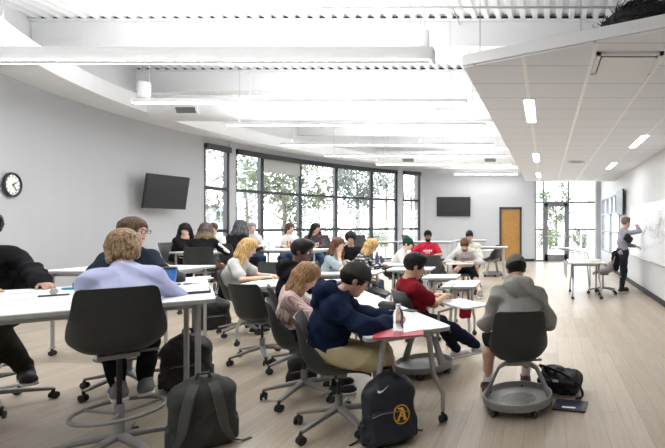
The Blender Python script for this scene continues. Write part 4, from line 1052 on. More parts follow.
    def hairnoise(amp=0.004, f1=46, f2=26 if hair == 'wavy' else 7):
        def fn(x, y, z):
            a = (x-HC[0])*hr[0]+(y-HC[1])*hr[1]+(z-HC[2])*hr[2]; c = (x-HC[0])*hf[0]+(y-HC[1])*hf[1]+(z-HC[2])*hf[2]
            th = np.arctan2(a, c+0.02)
            return amp*np.sin(th*f1*0.5+1.5*np.sin(z*f2))+amp*0.6*np.sin(th*f1+2*np.sin(z*f2*1.7+1))
        return fn
    long_ = hair in ('long', 'wavy', 'veil')
    thick = {'short': 0.012, 'crop': 0.006, 'buzz': 0.004}.get(hair, 0.016)
    hs.ell(hp(0, -0.016, 0.032), (0.080+thick, 0.100+thick, 0.094+thick), M, 0.02)
    if hair in ('short',): hs.ell(hp(0, 0.045, 0.095), (0.065, 0.05, 0.035), M, 0.03)
    hs.ell(hp(0, 0.115, -0.05), (0.088, 0.072, 0.108), M, 0.012, sub=True)
    hs.ell(hp(0, 0.04, -0.135), (0.12, 0.09, 0.115), M, 0.012, sub=True)
    if hair in ('short', 'crop', 'buzz'):
        for sg in (-1, 1): hs.ell(hp(0.095*sg, 0.0, -0.035), (0.03, 0.035, 0.045), M, 0.01, sub=True)
        hs.plane(hp(0, -0.08, -0.075), -hu)
    if hair == 'afro': hs.ell(hp(0, -0.03, 0.05), (0.11, 0.115, 0.11), M, 0.03)
    if long_:
        ang = [-125, -100, -72, -45, -15, 15, 45, 72, 100, 125] if hair != 'veil' else [-165, -140, -110, -80, -45, -15, 15, 45, 80, 110, 140, 165]
        for j, a in enumerate(ang):
            a2 = R(a*0.66); x_, y_ = math.sin(a2)*0.082, -math.cos(a2)*0.098
            p0 = hp(x_*0.8, y_*0.8-0.01, 0.07); p1 = hp(x_*1.12, y_*1.08, -0.02); dn = unit(-hu*0.35+V(0, 0, -1)*0.8)
            back = -f_*0.055 if abs(a) < 100 else f_*0.0
            p2 = p1+dn*0.13+back*0.5+r_*x_*0.5
            p3 = p2+dn*(hairlen-0.13-0.05*math.sin(j*2.3))+back*0.7+r_*x_*0.35
            rr0 = 0.032 if hair == 'wavy' else 0.029
            hs.cap(p0, p1, rr0, rr0, 0.02); hs.cap(p1, p2, rr0, rr0*0.95, 0.02); hs.cap(p2, p3, rr0*0.95, 0.012, 0.02)
    if hair == 'ponytail':
        a0 = hp(0, -0.10, 0.055); a1 = hp(0, -0.15, 0.0); a2 = a1+V(0, 0, -0.12)-f_*0.02; a3 = a2+V(0, 0, -0.10)+f_*0.0; hs.cap(a0, a1, 0.028, 0.036, 0.01); hs.cap(a1, a2, 0.036, 0.03, 0.02); hs.cap(a2, a3, 0.03, 0.01, 0.02)
    if hair == 'bun':
        hs.cap(hp(0, -0.065, 0.0), hp(0.02, -0.075, -0.095), 0.05, 0.035, 0.03); hs.cap(hp(-0.05, -0.04, 0.0), hp(-0.062, -0.045, -0.11), 0.038, 0.022, 0.03); hs.cap(hp(0.05, -0.04, 0.0), hp(0.065, -0.05, -0.09), 0.036, 0.024, 0.03)
        hs.ell(hp(0.045, -0.085, -0.045), (0.04, 0.035, 0.055), M, 0.02); hs.cap(hp(0.05, -0.09, -0.08), hp(0.035, -0.10, -0.135), 0.02, 0.006, 0.02); hs.cap(hp(0.075, -0.03, 0.0), hp(0.07, -0.06, -0.10), 0.02, 0.012, 0.02)
        hs.cap(hp(-0.07, -0.03, 0.0), hp(-0.065, -0.06, -0.13), 0.028, 0.02, 0.02); hs.cap(hp(-0.03, -0.085, 0.0), hp(-0.03, -0.085, -0.10), 0.03, 0.02, 0.02)
    if hair == 'updo':
        for j in range(9):
            a = R(-120+j*30); hs.ell(hp(math.sin(a)*0.075, -0.02-math.cos(a)*0.08, 0.045+0.02*(j % 2)), (0.028, 0.028, 0.024), M, 0.01)
        hs.ell(hp(0.0, -0.10, 0.0), (0.05, 0.04, 0.04), M, 0.01)
    if hood_up:
        hd = Solid(); hd.ell(hp(0, -0.035, 0.03), (0.108, 0.125, 0.128), M, 0.03); hd.cap(hp(0, -0.05, -0.02), N-f_*0.04+u_*0.0, 0.11, 0.10, 0.04); hd.ell(hp(0, 0.115, -0.03), (0.088, 0.095, 0.115), M, 0.02, sub=True)
        obj('hood', hd.mesh('hood', res, folds(0.006, 20)), topm, t)
    if cap is None or hair not in ('none',):
        if cap is not None: hs.plane(hp(0, 0, 0.022), hu)
        hm = obj('hair', hs.mesh('hair', min(res, 0.009), hairnoise({'crop': 0.0008, 'bun': 0.0016, 'short': 0.002, 'long': 0.0025}.get(hair, 0.0035))), hairm, t)
    if cap is not None:
        c = Solid(); c.ell(hp(0, -0.012, 0.03), (0.092, 0.112, 0.105), M, 0.02); c.plane(hp(0, 0, 0.022), -hu+hf*0.08)
        cp = obj('cap' if cap[1] else 'beanie', c.mesh('cap', 0.008), cap[0], t)
        MB().tube([hp(0, -0.012, 0.132), hp(0, -0.012, 0.138)], 0.008, 10).build('cap_button', cap[0], cp)
        if cap[1]:
            c = Solid(); c.ell(hp(0, 0.135, 0.028), (0.072, 0.078, 0.014), M, 0.01); c.ell(hp(0, 0.13, 0.014), (0.09, 0.11, 0.012), M, 0.01, sub=True); c.plane(hp(0, 0.07, 0), -hf); obj('brim', c.mesh('brim', 0.005), cap[0], cp)
    if beard is not None:
        c = Solid(); c.ell(hp(0, 0.038, -0.075), (0.064, 0.062, 0.062), M, 0.02); c.plane(hp(0, 0.0, -0.035), hu+hf*0.45); c.ell(hp(0, 0.112, -0.06), (0.024, 0.02, 0.012), M, 0.008, sub=True)
        c.cap(hp(-0.02, 0.097, -0.048), hp(0.02, 0.097, -0.048), 0.006, None, 0.006)
        obj('beard', c.mesh('beard', 0.006), beard, t)
    if glasses:
        q = MB()
        for sg in (-1, 1):
            q.M = Matrix.Translation(hp(0.034*sg, 0.108, 0.002)) @ Matrix([[*M[0], 0], [*M[1], 0], [*M[2], 0], [0, 0, 0, 1]]) @ Matrix.Rotation(R(90), 4, 'X'); q.ring((0, 0, 0), 0.025, 0.0028, 24, 6, 1.0, 0.8)
            q.M = Matrix.Identity(4); q.tube([hp(0.058*sg, 0.105, 0.006), hp(0.076*sg, 0.06, 0.008), hp(0.08*sg, -0.01, 0.004)], 0.0025, 6)
        q.M = Matrix.Identity(4); q.tube([hp(-0.009, 0.109, 0.005), hp(0.009, 0.109, 0.005)], 0.0025, 6)
        q.build('glasses', BLACK, t)
    return dict(root=t, shirt=tm, HC=HC, N=N, CH=CH_, r=r_, f=f_, u=u_, S=S, arms=arms, legs=legs, hp=hp)

HB = hair_mat('dark_blond', (0.08, 0.045, 0.02), (0.40, 0.27, 0.15)); HBR = hair_mat('brown', (0.045, 0.026, 0.015), (0.13, 0.08, 0.045)); HBK = hair_mat('black', (0.004, 0.004, 0.004), (0.018, 0.015, 0.014))
HY = hair_mat('golden', (0.28, 0.16, 0.05), (0.68, 0.46, 0.20)); HLB = hair_mat('light_brown', (0.17, 0.09, 0.04), (0.40, 0.24, 0.12)); HAU = hair_mat('auburn', (0.06, 0.025, 0.014), (0.20, 0.085, 0.045)); HGR = hair_mat('dark_grey', (0.03, 0.03, 0.032), (0.11, 0.11, 0.115)); HLG = hair_mat('grey', (0.22, 0.21, 0.20), (0.42, 0.40, 0.38))
HOM = ombre_mat()
blackc = cloth('black', (0.012, 0.012, 0.014)); navy = cloth('navy', (0.010, 0.018, 0.045)); lav = cloth('lavender', (0.44, 0.46, 0.66), 0.04); heather = cloth('heather_grey', (0.34, 0.33, 0.31), 0.08)
maroon = cloth('maroon', (0.20, 0.012, 0.020)); redc = cloth('red', (0.45, 0.02, 0.05)); whitec = cloth('white', (0.72, 0.72, 0.72), 0.03); greyt = cloth('grey_tee', (0.50, 0.49, 0.47), 0.05); cream = cloth('cream', (0.70, 0.68, 0.58), 0.04)
khaki = cloth('khaki', (0.52, 0.43, 0.25), 0.06); dgrey = cloth('dark_grey', (0.07, 0.07, 0.075)); olive = cloth('dark_olive', (0.035, 0.032, 0.022)); teal = cloth('blue_grey', (0.30, 0.36, 0.38)); denim = cloth('denim', (0.05, 0.09, 0.17)); capg = cloth('charcoal_cap', (0.055, 0.055, 0.05)); green = cloth('dark_green', (0.012, 0.05, 0.035)); lgrey = cloth('light_grey', (0.55, 0.54, 0.53), 0.05); dmaroon = cloth('maroon_grey', (0.075, 0.055, 0.06)); browng = cloth('brown_legging', (0.13, 0.075, 0.06))
capl = cloth('grey_cap', (0.16, 0.15, 0.13))
pink = stripes('cloth_pink_stripe', (0.66, 0.52, 0.49), (0.44, 0.25, 0.25), 0, 330.0, 0.3)
plaid = stripes('cloth_check', (0.62, 0.61, 0.58), (0.02, 0.025, 0.04), 0, 105.0, 0.1, both=True, c3=(0.03, 0.035, 0.05))
SN = mat('white_trainer', (0.6, 0.6, 0.6), 0.6); SB = mat('black_shoe', (0.015, 0.015, 0.015), 0.6); SBR = mat('brown_sandal', (0.08, 0.03, 0.025), 0.6); SG = mat('grey_trainer', (0.22, 0.22, 0.23), 0.7)
def loc_of(pr, X, Y, z):
    """a point of the room in the person's own frame"""
    t = pr if not isinstance(pr, dict) else pr['root']; return None
def lw(xy, head, X, Y, z):
    a = -R(head-90); dx, dy = X-xy[0], Y-xy[1]; return (dx*math.cos(a)-dy*math.sin(a), dx*math.sin(a)+dy*math.cos(a), z)
PP = {}
xy, hd_ = (-2.76, 2.99), 136
PP['lav'] = person('person in a lavender sweatshirt with dark blond pinned-up hair, seen from behind', xy, hd_, 0.68, lean=30, look=(-4, 22, 0), size=0.98, topm=lav, botm=blackc, bot='tight', shoem=SG, hair='bun', hairm=HB, top='long',
    hands=((-0.02, 0.32, 1.02), (0.10, 0.33, 1.02)), feet=((-0.02, 0.18), (0.12, 0.20)), footz=0.31, res=0.007, hips_y=-0.06, slim=1.0, slump=0.9, elbow=((-0.15, 0.5, -1), (0.6, 0.25, -0.5)))
xy, hd_ = (-3.86, 4.22), -42
PP['glass'] = person('person in a navy T-shirt and glasses with brown braided-up hair, looking right', xy, hd_, 0.70, lean=10, look=(42, 2, 0), twist=12, size=0.98, topm=cloth('navy_tee', (0.02, 0.026, 0.04)), botm=dgrey, bot='long', shoem=SG, hair='updo', hairm=HBR, top='short', glasses=True,
    hands=((-0.16, 0.42, 1.01), (0.2, 0.40, 1.01)), feet=((-0.12, 0.25), (0.12, 0.22)), footz=0.30, res=0.008, slump=0.9)
xy, hd_ = (-4.68, 3.78), -36
PP['left'] = person('person in a black jacket and dark olive trousers with an arm on the high table', xy, hd_, 0.70, lean=20, look=(10, 10, 0), size=1.05, topm=blackc, botm=olive, bot='long', shoem=SB, hair='short', hairm=HBK, top='puffy', skin='mid',
    hands=(lw(xy, hd_, -4.02, 3.66, 1.02), lw(xy, hd_, -4.22, 3.44, 1.02)), feet=(lw(xy, hd_, -4.22, 3.42, 0)[:2], lw(xy, hd_, -4.08, 3.58, 0)[:2]), footz=0.27, res=0.0095)
xy, hd_ = (-1.56, 3.38), 24
PP['navy'] = person('person in a navy hoodie, charcoal cap and khaki shorts bent over the white table', xy, hd_, 0.45, lean=12, look=(2, 26, 0), size=1.0, topm=navy, botm=khaki, bot='short', shoem=SG, hair='short', hairm=HBK, top='puffy', hood=True, skin='tan', cap=(capg, True),
    hands=((-0.10, 0.40, 0.775), (0.12, 0.38, 0.78)), feet=((0.0, 0.30), (0.22, 0.38)), res=0.007, hips_y=-0.06, elbow=((-1, -0.2, -0.4), (1, -0.1, -0.35)), slim=1.08, slump=0.8, chin=(0, 0.02, -0.045))
xy, hd_ = (-2.15, 3.95), 28
PP['stripe'] = person('person with long light brown hair in a pink and white striped shirt, writing', xy, hd_, 0.45, lean=2, look=(-8, 38, 0), size=0.92, topm=pink, botm=blackc, bot='tight', shoem=SB, hair='long', hairm=HLB, top='long', hairlen=0.40,
    hands=((-0.05, 0.36, 0.77), (0.12, 0.34, 0.78)), feet=((-0.12, 0.30), (0.10, 0.30)), res=0.0075, slim=0.92, slump=0.8, chin=(0, 0.02, -0.035))
xy, hd_ = (-2.68, 4.85), 32
PP['p12'] = person('person in a black hoodie with dark skin and black braided hair, hand at the chin', xy, hd_, 0.46, lean=10, look=(-28, 12, 0), size=1.0, topm=blackc, botm=blackc, shoem=SB, hair='short', hairm=HBK, top='long', skin='dark', hood=True, hairlen=0.22,
    hands=((0.02, 0.40, 0.78), 'chin'), elbow=(None, (1, 0.6, -1)), curl=(0.4, 0.9), res=0.009, slump=0.92)
xy, hd_ = (-4.34, 6.34), 18
PP['blonde'] = person('person with wavy golden blond hair in a pale grey T-shirt, leaning on the table', xy, hd_, 0.47, lean=18, look=(8, 24, 0), size=0.97, topm=greyt, botm=blackc, bot='tight', shoem=SB, hair='wavy', hairm=HY, top='short', hairlen=0.36,
    hands=((0.0, 0.46, 0.78), (0.22, 0.42, 0.78)), feet=((-0.1, 0.3), (0.12, 0.3)), res=0.0095)
xy, hd_ = (-1.27, 4.62), 38
PP['p18'] = person('person with short black hair in a maroon T-shirt, writing on the chair tablet', xy, hd_, 0.45, lean=-8, look=(-12, 22, 0), size=1.0, topm=maroon, botm=cloth('navy_trousers', (0.012, 0.016, 0.035)), shoem=SN, hair='short', hairm=HBK, top='short', skin='tan', collar=True,
    hands=(lw(xy, hd_, -1.20, 4.90, 0.745), lw(xy, hd_, -1.06, 4.84, 0.745)), feet=(lw(xy, hd_, -1.00, 5.15, 0)[:2], lw(xy, hd_, -0.62, 5.12, 0)[:2]), res=0.0075, slump=0.73, hips_y=-0.07, chin=(0, 0, -0.03))
xy, hd_ = (-0.22, 3.83), 98
PP['hood'] = person('person in a light grey hoodie and backward cap, seen from behind on the tray-base chair', xy, hd_, 0.43, lean=20, look=(6, 26, 0), size=1.0, topm=heather, botm=blackc, bot='short', shoem=SBR, hair='short', hairm=HBK, top='puffy', hood=True, skin='tan', cap=(capl, False), socks='w',
    hands=((-0.14, 0.36, 0.66), (0.16, 0.36, 0.66)), feet=((-0.26, 0.24), (0.10, 0.45)), res=0.007, slim=1.06, elbow=((-0.7, -0.2, -1), (0.7, -0.2, -1)), slump=0.84)
xy, hd_ = (-6.03, 8.0), 112
PP['p5'] = person('person with streaked brown to blond hair in a black top with a white sleeve stripe', xy, hd_, 0.70, lean=22, look=(-10, 12, 0), size=0.97, topm=blackc, botm=browng, bot='tight', shoem=SB, hair='long', hairm=HOM, hairlen=0.36,
    hands=((-0.15, 0.42, 1.02), (0.25, 0.42, 1.02)), feet=((-0.1, 0.28), (0.2, 0.25)), footz=0.28, res=0.011)
xy, hd_ = (-7.38, 9.22), -8
PP['p4'] = person('person with black hair and a black top, face propped on both hands', xy, hd_, 0.70, lean=20, look=(-50, 24, 0), size=0.97, topm=blackc, botm=blackc, shoem=SB, hair='long', hairm=HBK, hairlen=0.3,
    hands=('chin', 'chin'), elbow=((-0.6, 0.6, -1), (0.6, 0.6, -1)), footz=0.28, feet=((-0.1, 0.28), (0.1, 0.28)), res=0.011, curl=(0.9, 0.9))
xy, hd_ = (-7.15, 9.85), -75
PP['p6'] = person('person in a white shirt half hidden behind the girl with streaked hair', xy, hd_, 0.70, lean=12, look=(10, 12, 0), size=0.95, topm=whitec, botm=dgrey, shoem=SB, hair='short', hairm=HBR, hands=((-0.15, 0.4, 1.02), (0.15, 0.4, 1.02)), footz=0.28, feet=((-0.1, 0.28), (0.1, 0.28)), res=0.012)
CH['p6'] = make_chair('charcoal stool under the half hidden student in a white shirt', (-7.15, 9.85), -75, 'stool', 0.70, 5, col='g')
xy, hd_ = (-6.14, 9.02), 78
PP['p7'] = person('person in a black top with long straight dark grey hair, back to us', xy, hd_, 0.72, lean=16, look=(0, 8, 0), size=1.0, topm=blackc, botm=blackc, shoem=SB, hair='veil', hairm=HGR, hairlen=0.24,
    hands=((-0.2, 0.42, 1.02), (0.2, 0.42, 1.02)), footz=0.28, feet=((-0.1, 0.28), (0.1, 0.28)), res=0.011, slim=1.1)
xy, hd_ = (-6.68, 10.33), -40
PP['p8'] = person('pale person with short grey hair in a light grey jacket at the table end', xy, hd_, 0.70, lean=12, look=(0, 10, 0), size=0.97, topm=lgrey, botm=denim, shoem=SN, hair='short', hairm=HLG, hands=((-0.05, 0.4, 1.02), (0.2, 0.38, 1.02)), footz=0.28, feet=((-0.1, 0.28), (0.15, 0.28)), res=0.011)
xy, hd_ = (-6.0, 10.66), -60
PP['p9'] = person('person with a light brown ponytail and white shirt with a red and yellow print', xy, hd_, 0.70, lean=8, look=(35, 4, 0), size=0.97, topm=whitec, botm=denim, shoem=SN, hair='ponytail', hairm=HBR, top='mid', hands=((-0.15, 0.42, 1.02), (0.12, 0.4, 1.02)), footz=0.28, feet=((-0.1, 0.28), (0.15, 0.28)), res=0.011, slump=0.86)
xy, hd_ = (-5.38, 10.62), -60
PP['p10'] = person('person with straight dark hair in a maroon-grey hoodie with pale lettering', xy, hd_, 0.70, lean=8, look=(35, 6, 0), size=0.97, topm=dmaroon, botm=denim, shoem=SB, hair='long', hairm=HBK, hood=True, hairlen=0.28, skin='tan', hands=((-0.05, 0.40, 1.02), (0.15, 0.38, 1.02)), footz=0.28, feet=((-0.1, 0.28), (0.15, 0.28)), res=0.011, slump=0.86)
xy, hd_ = (-3.56, 7.55), 0
PP['p14'] = person('person with long auburn hair in a blue-grey T-shirt, chin resting on the hand', xy, hd_, 0.44, lean=18, look=(-22, 6, 0), size=0.97, topm=teal, botm=denim, shoem=SN, hair='long', hairm=HAU, top='short', hairlen=0.42, hands=((0.05, 0.40, 0.79), 'chin'), elbow=(None, (0.7, 0.6, -1)), curl=(0.4, 0.9), res=0.011)
xy, hd_ = (-3.34, 8.12), 12
PP['p15'] = person('person with golden hair in a black and white checked shirt, head bowed', xy, hd_, 0.44, lean=24, look=(-10, 30, 0), size=0.97, topm=plaid, botm=denim, shoem=SB, hair='wavy', hairm=HY, hairlen=0.2, hands=((0.0, 0.42, 0.79), (0.15, 0.40, 0.79)), res=0.011)
xy, hd_ = (-4.05, 9.47), -65
PP['p15b'] = person('person with dark curly hair in black, mostly hidden behind the checked shirt', xy, hd_, 0.46, lean=14, look=(0, 8, 0), size=1.0, topm=blackc, botm=blackc, shoem=SB, hair='afro', hairm=HBK, skin='tan', hands=((-0.1, 0.4, 0.79), (0.1, 0.4, 0.79)), res=0.012)
xy, hd_ = (-3.0, 9.25), 5
PP['p19'] = person('person in a white T-shirt and dark green beanie, turned to the right', xy, hd_, 0.46, lean=26, look=(-12, 16, 0), size=0.98, topm=lgrey, botm=blackc, shoem=SB, hair='short', hairm=HBK, top='short', cap=(green, False), hands=((0.0, 0.42, 0.79), (0.15, 0.4, 0.79)), res=0.011, slump=0.84)
xy, hd_ = (-2.84, 11.0), -78
PP['p20'] = person('bearded person in a red T-shirt and black cap, facing us at the back', xy, hd_, 0.47, lean=-4, look=(8, 4, 0), size=1.04, topm=redc, botm=dgrey, shoem=SB, hair='short', hairm=HBK, top='short', skin='mid', cap=(blackc, True), beard=HBK, hands=((-0.22, 0.34, 0.80), (0.34, 0.30, 0.80)), res=0.010, slim=1.12, elbow=(None, (1.2, -0.1, -0.7)), slump=0.84)
xy, hd_ = (-1.74, 9.95), -84
PP['p21'] = person('bearded person in a pale grey printed T-shirt and black shorts, writing with head bowed', xy, hd_, 0.45, lean=36, look=(4, 36, 0), size=1.06, topm=greyt, botm=blackc, bot='short', shoem=SG, hair='short', hairm=hair_mat('chestnut', (0.05, 0.022, 0.010), (0.14, 0.07, 0.035)), top='mid', beard=HBR, hands=((-0.10, 0.40, 0.72), (0.14, 0.38, 0.72)), elbow=((-1, -0.1, -0.3), (1, -0.1, -0.3)),
    feet=(lw(xy, hd_, -1.32, 9.32, 0)[:2], lw(xy, hd_, -2.0, 9.4, 0)[:2])[::1], res=0.010, slim=1.12, slump=0.86)
xy, hd_ = (-1.84, 10.98), -72
PP['p22'] = person('person with short black hair in a cream shirt, behind the bearded writer', xy, hd_, 0.47, lean=16, look=(-5, 22, 0), size=1.08, topm=cream, botm=dgrey, bot='short', shoem=SBR, hair='crop', hairm=HBK, top='mid', skin='tan', hands=((-0.1, 0.40, 0.72), (0.2, 0.38, 0.72)), res=0.011, slim=1.15,
    feet=((0.22, 0.62), (-0.1, 0.4))[::-1], slump=0.86)
xy, hd_ = (1.74, 10.25), 20
PP['stand'] = person('standing person in a lavender-grey shirt and dark trousers, writing on the whiteboard', xy, hd_, 0.5, lean=6, look=(0, 4, 0), size=0.97, topm=cloth('lavender_grey', (0.30, 0.29, 0.34), 0.05), botm=cloth('dark_slate', (0.03, 0.035, 0.045)), shoem=SB, hair='short', hairm=hair_mat('ash', (0.12, 0.09, 0.07), (0.28, 0.22, 0.17)), top='long', standing=True, hands=((0.10, 0.28, 1.02), (0.14, 0.30, 1.48)), curl=(0.5, 0.9),
    elbow=((-1, -0.5, -0.6), (1, -0.2, -0.5)), feet=((-0.10, 0.05), (0.10, -0.08)), res=0.010)

# ------------------------------------------------------------------ prints on clothes
def chest_mark(pr, name, quads, m, dz=-0.16, dx=0.0, back=False):
    sg = -1 if back else 1; o = pr['N']+pr['u']*dz+pr['f']*0.35*sg+pr['r']*dx
    return decal([pr['shirt'].data], name, quads, o, pr['r']*sg, pr['u'], -pr['f']*sg, m, pr['root'], 0.004)
def rq(x0, y0, x1, y1, n=3): return ([(x0, y0), (x1, y0), (x1, y1), (x0, y1)], (n, n))
redm = mat('print_red', (0.45, 0.03, 0.03), 0.8); yelm = mat('print_yellow', (0.75, 0.45, 0.05), 0.8); palm_ = mat('print_pale', (0.6, 0.55, 0.55), 0.8); bluem = mat('print_blue', (0.10, 0.45, 0.65), 0.8); greym = mat('print_grey', (0.22, 0.22, 0.23), 0.8)
chest_mark(PP['p9'], 'shirt_print', [rq(-0.04, -0.05, -0.015, 0.06), rq(-0.015, -0.0, 0.02, 0.02), rq(0.02, -0.05, 0.04, 0.06)], redm, -0.14)
chest_mark(PP['p9'], 'shirt_print', [rq(-0.04, -0.085, 0.04, -0.06), rq(0.045, -0.02, 0.06, 0.05)], yelm, -0.14)
chest_mark(PP['p10'], 'hoodie_print', [rq(-0.08, -0.02, -0.06, 0.05), rq(-0.05, -0.02, -0.03, 0.05), rq(-0.02, -0.02, 0.0, 0.05), rq(0.01, -0.02, 0.03, 0.05), rq(0.04, -0.02, 0.06, 0.05)], palm_, -0.17)
chest_mark(PP['p20'], 'shirt_print', [rq(-0.10, -0.01, -0.075, 0.03), rq(-0.06, -0.01, -0.035, 0.035), rq(-0.02, -0.01, 0.005, 0.035), rq(0.02, -0.01, 0.045, 0.035), rq(0.06, -0.01, 0.085, 0.03), rq(-0.06, -0.045, 0.05, -0.03)], mat('print_white', (0.7, 0.7, 0.7), 0.8), -0.17)
chest_mark(PP['p21'], 'shirt_print', [rq(-0.08, -0.01, -0.055, 0.04), rq(-0.04, -0.01, -0.015, 0.04), rq(0.0, -0.01, 0.025, 0.04), rq(0.04, -0.01, 0.065, 0.04)], greym, -0.12)
chest_mark(PP['glass'], 'shirt_print', [rq(-0.07, -0.07, 0.05, 0.03, 4)], bluem, -0.12, 0.02)
q = PP['p5']; Sx, E, W = q['arms'][1]; s = Solid(); off = unit(Sx-q['N']+V(0, 0, 0.02))*0.026+q['u']*0.012-q['f']*0.018
s.cap(Sx+off*1.0, E+off*1.0, 0.036, 0.034, 0.01); s.cap(E+off*0.8, W, 0.036, 0.031, 0.01); obj('sleeve_stripe', s.mesh('sleeve_stripe', 0.01), whitec, q['root'])

# ------------------------------------------------------------------ bags
def backpack(label, xy, face, w_, d_, h_, m, mpk, lean=0.0, straps=True, piping=None, z=0.0, group='backpacks on the floor', name='backpack', sag=0.0):
    """face: direction the outer pocket points, degrees from +X"""
    t = thing(name, label, 'backpack' if name == 'backpack' else 'bag', (xy[0], xy[1], z), R(face+90), group)
    Lm = rotx(R(lean))
    def P_(x, y, z_): return Lm @ V(x, y, z_)
    seed = xy[0]*7+xy[1]*3
    s = Solid(); s.rbox(P_(0, 0, h_*0.42), (w_/2, d_/2, h_*0.42), 0.06, Lm, 0.05); s.ell(P_(0, 0.01, h_*0.74-sag), (w_*0.43, d_*0.46, h_*0.26), Lm, 0.06)
    s.ell(P_(0, 0, h_*0.2), (w_*0.53, d_*0.56, h_*0.20), Lm, 0.05); s.plane((0, 0, 0.0), (0, 0, -1))
    body = s.mesh('bag_body', 0.0085, folds(0.007, 20, seed)); bo = obj('bag_body', body, m, t)
    s = Solid(); s.rbox(P_(0, -d_*0.44, h_*0.27), (w_*0.40, d_*0.20, h_*0.24), 0.04, Lm, 0.02); s.plane((0, 0, 0.0), (0, 0, -1)); pk = s.mesh('front_pocket', 0.008, folds(0.004, 22, seed+1)); po = obj('front_pocket', pk, mpk, t)
    q = MB()
    q.tube([P_(-w_*0.36, -d_*0.60, h_*0.44), P_(-w_*0.2, -d_*0.645, h_*0.475), P_(w_*0.2, -d_*0.645, h_*0.475), P_(w_*0.36, -d_*0.60, h_*0.44)], 0.004, 6); q.build('pocket_zip', SILVER if piping is None else piping, po)
    pts_ = []
    for k in range(17):
        a = R(180*k/16); pts_.append(P_(math.cos(a)*w_*0.44, -d_*0.20, h_*0.62+math.sin(a)*(h_*0.36-sag)))
    q = MB(); q.tube([P_(-w_*0.49, -d_*0.2, h_*0.3)]+pts_[::-1]+[P_(w_*0.49, -d_*0.2, h_*0.3)], 0.0055, 6); q.build('main_zip', piping or BLACK, t)
    q = MB(); q.tube([P_(-0.035, d_*0.2, h_*0.97-sag), P_(-0.03, d_*0.25, h_*1.05-sag), P_(0.03, d_*0.25, h_*1.05-sag), P_(0.035, d_*0.2, h_*0.97-sag)], 1.0, 10, flat=(0.012, 0.005)); q.build('carry_handle', mpk, t, sm=60)
    for sg in (-1, 1):
        s = Solid(); s.rbox(P_(sg*w_*0.5, 0, h_*0.2), (0.02, d_*0.33, h_*0.15), 0.018, Lm, 0.01); obj('side_pocket', s.mesh('side_pocket', 0.008), mpk, t)
        if straps:
            pts_ = [P_(sg*w_*0.13, d_*0.38, h_*0.93-sag), P_(sg*w_*0.20, d_*0.62, h_*0.80), P_(sg*w_*0.27, d_*0.70, h_*0.55), P_(sg*w_*0.33, d_*0.68, h_*0.30), P_(sg*w_*0.46, d_*0.55, h_*0.10)]
            pts_ = catmull(pts_, 18); q = MB(); q.tube([tuple(p) for p in pts_], [1.0]*10+[1.0-0.08*k for k in range(8)], 12, flat=(0.033, 0.010)); q.build('shoulder_strap', mpk, t, sm=60)
            q = MB(); q.tube([P_(sg*w_*0.46, d_*0.55, h_*0.10), P_(sg*w_*0.60, d_*0.5, 0.02), P_(sg*w_*0.75, d_*0.35, 0.012)], 1.0, 8, flat=(0.012, 0.003)); q.build('strap_tail', BLACK, t)
    return dict(root=t, body=body, pocket=pk, P=P_, L=Lm)
nyl = mat('black_nylon', (0.012, 0.012, 0.014), 0.65, var=0.15, bump=0.4, bscale=300); nyg = mat('grey_nylon', (0.045, 0.048, 0.045), 0.75, var=0.1, bump=0.5, bscale=300); nyg2 = mat('lighter_grey_nylon', (0.075, 0.078, 0.073), 0.75, var=0.1, bump=0.4, bscale=300)
nyn = mat('dark_navy_nylon', (0.008, 0.012, 0.022), 0.6, var=0.15, bump=0.4, bscale=300); yel = mat('yellow_embroidery', (0.75, 0.40, 0.03), 0.7); whm = mat('white_print', (0.8, 0.8, 0.8), 0.6)
backpack('dark grey backpack with padded straps toward us, on the floor before the high table', (-2.33, 3.10), -232, 0.36, 0.20, 0.50, nyg, nyg2, lean=-6)
backpack('black backpack standing on the floor between the high table legs', (-3.32, 4.22), -60, 0.36, 0.22, 0.50, nyl, nyl, lean=3)
backpack('black backpack with a white tag beside the light grey chair legs of the blonde', (-4.80, 6.62), -50, 0.34, 0.22, 0.46, nyl, nyl, lean=8)
nb = backpack('dark navy backpack with a yellow circled letter and a white tick mark', (-1.075, 3.14), -62, 0.33, 0.20, 0.47, nyn, nyn, lean=-8)
backpack('small black bag slumped on the floor under the striped shirt chair', (-2.30, 4.30), -70, 0.22, 0.14, 0.30, nyl, nyl, straps=False, name='bag', group=None)
# marks on the navy backpack: the ring with the letter, low on the pocket, and the tick high on the body
Lm = nb['L']; trees_ = [nb['body'], nb['pocket']]
def strokes(pts, wd):
    out_ = []
    for a, b in zip(pts[:-1], pts[1:]):
        a, b = V(*a), V(*b); n_ = unit(V(-(b-a)[1], (b-a)[0]))*wd/2; out_.append(([tuple(a-n_), tuple(b-n_), tuple(b+n_), tuple(a+n_)], (4, 1)))
    return out_
ringq = []
for k in range(28):
    a, b = 2*math.pi*k/28, 2*math.pi*(k+1)/28; ro, ri = 0.062, 0.054
    ringq.append(([(ri*math.cos(a)*0.86, ri*math.sin(a)), (ro*math.cos(a)*0.86, ro*math.sin(a)), (ro*math.cos(b)*0.86, ro*math.sin(b)), (ri*math.cos(b)*0.86, ri*math.sin(b))], (1, 1)))
o_ = nb['P'](0.065, -0.5, 0.20)
decal(trees_, 'emblem_ring', ringq, o_, Lm @ V(1, 0, 0), Lm @ V(0, 0, 1), Lm @ V(0, 1, 0), yel, nb['root'], 0.004)
letA = strokes([(-0.024, -0.032), (0.006, 0.038)], 0.012)+strokes([(0.006, 0.038), (0.022, -0.032)], 0.016)+strokes([(-0.014, -0.008), (0.018, -0.008)], 0.009)+strokes([(-0.036, -0.034), (-0.012, -0.034)], 0.007)+strokes([(0.008, -0.034), (0.034, -0.034)], 0.007)+strokes([(-0.020, 0.038), (0.010, 0.038)], 0.008)
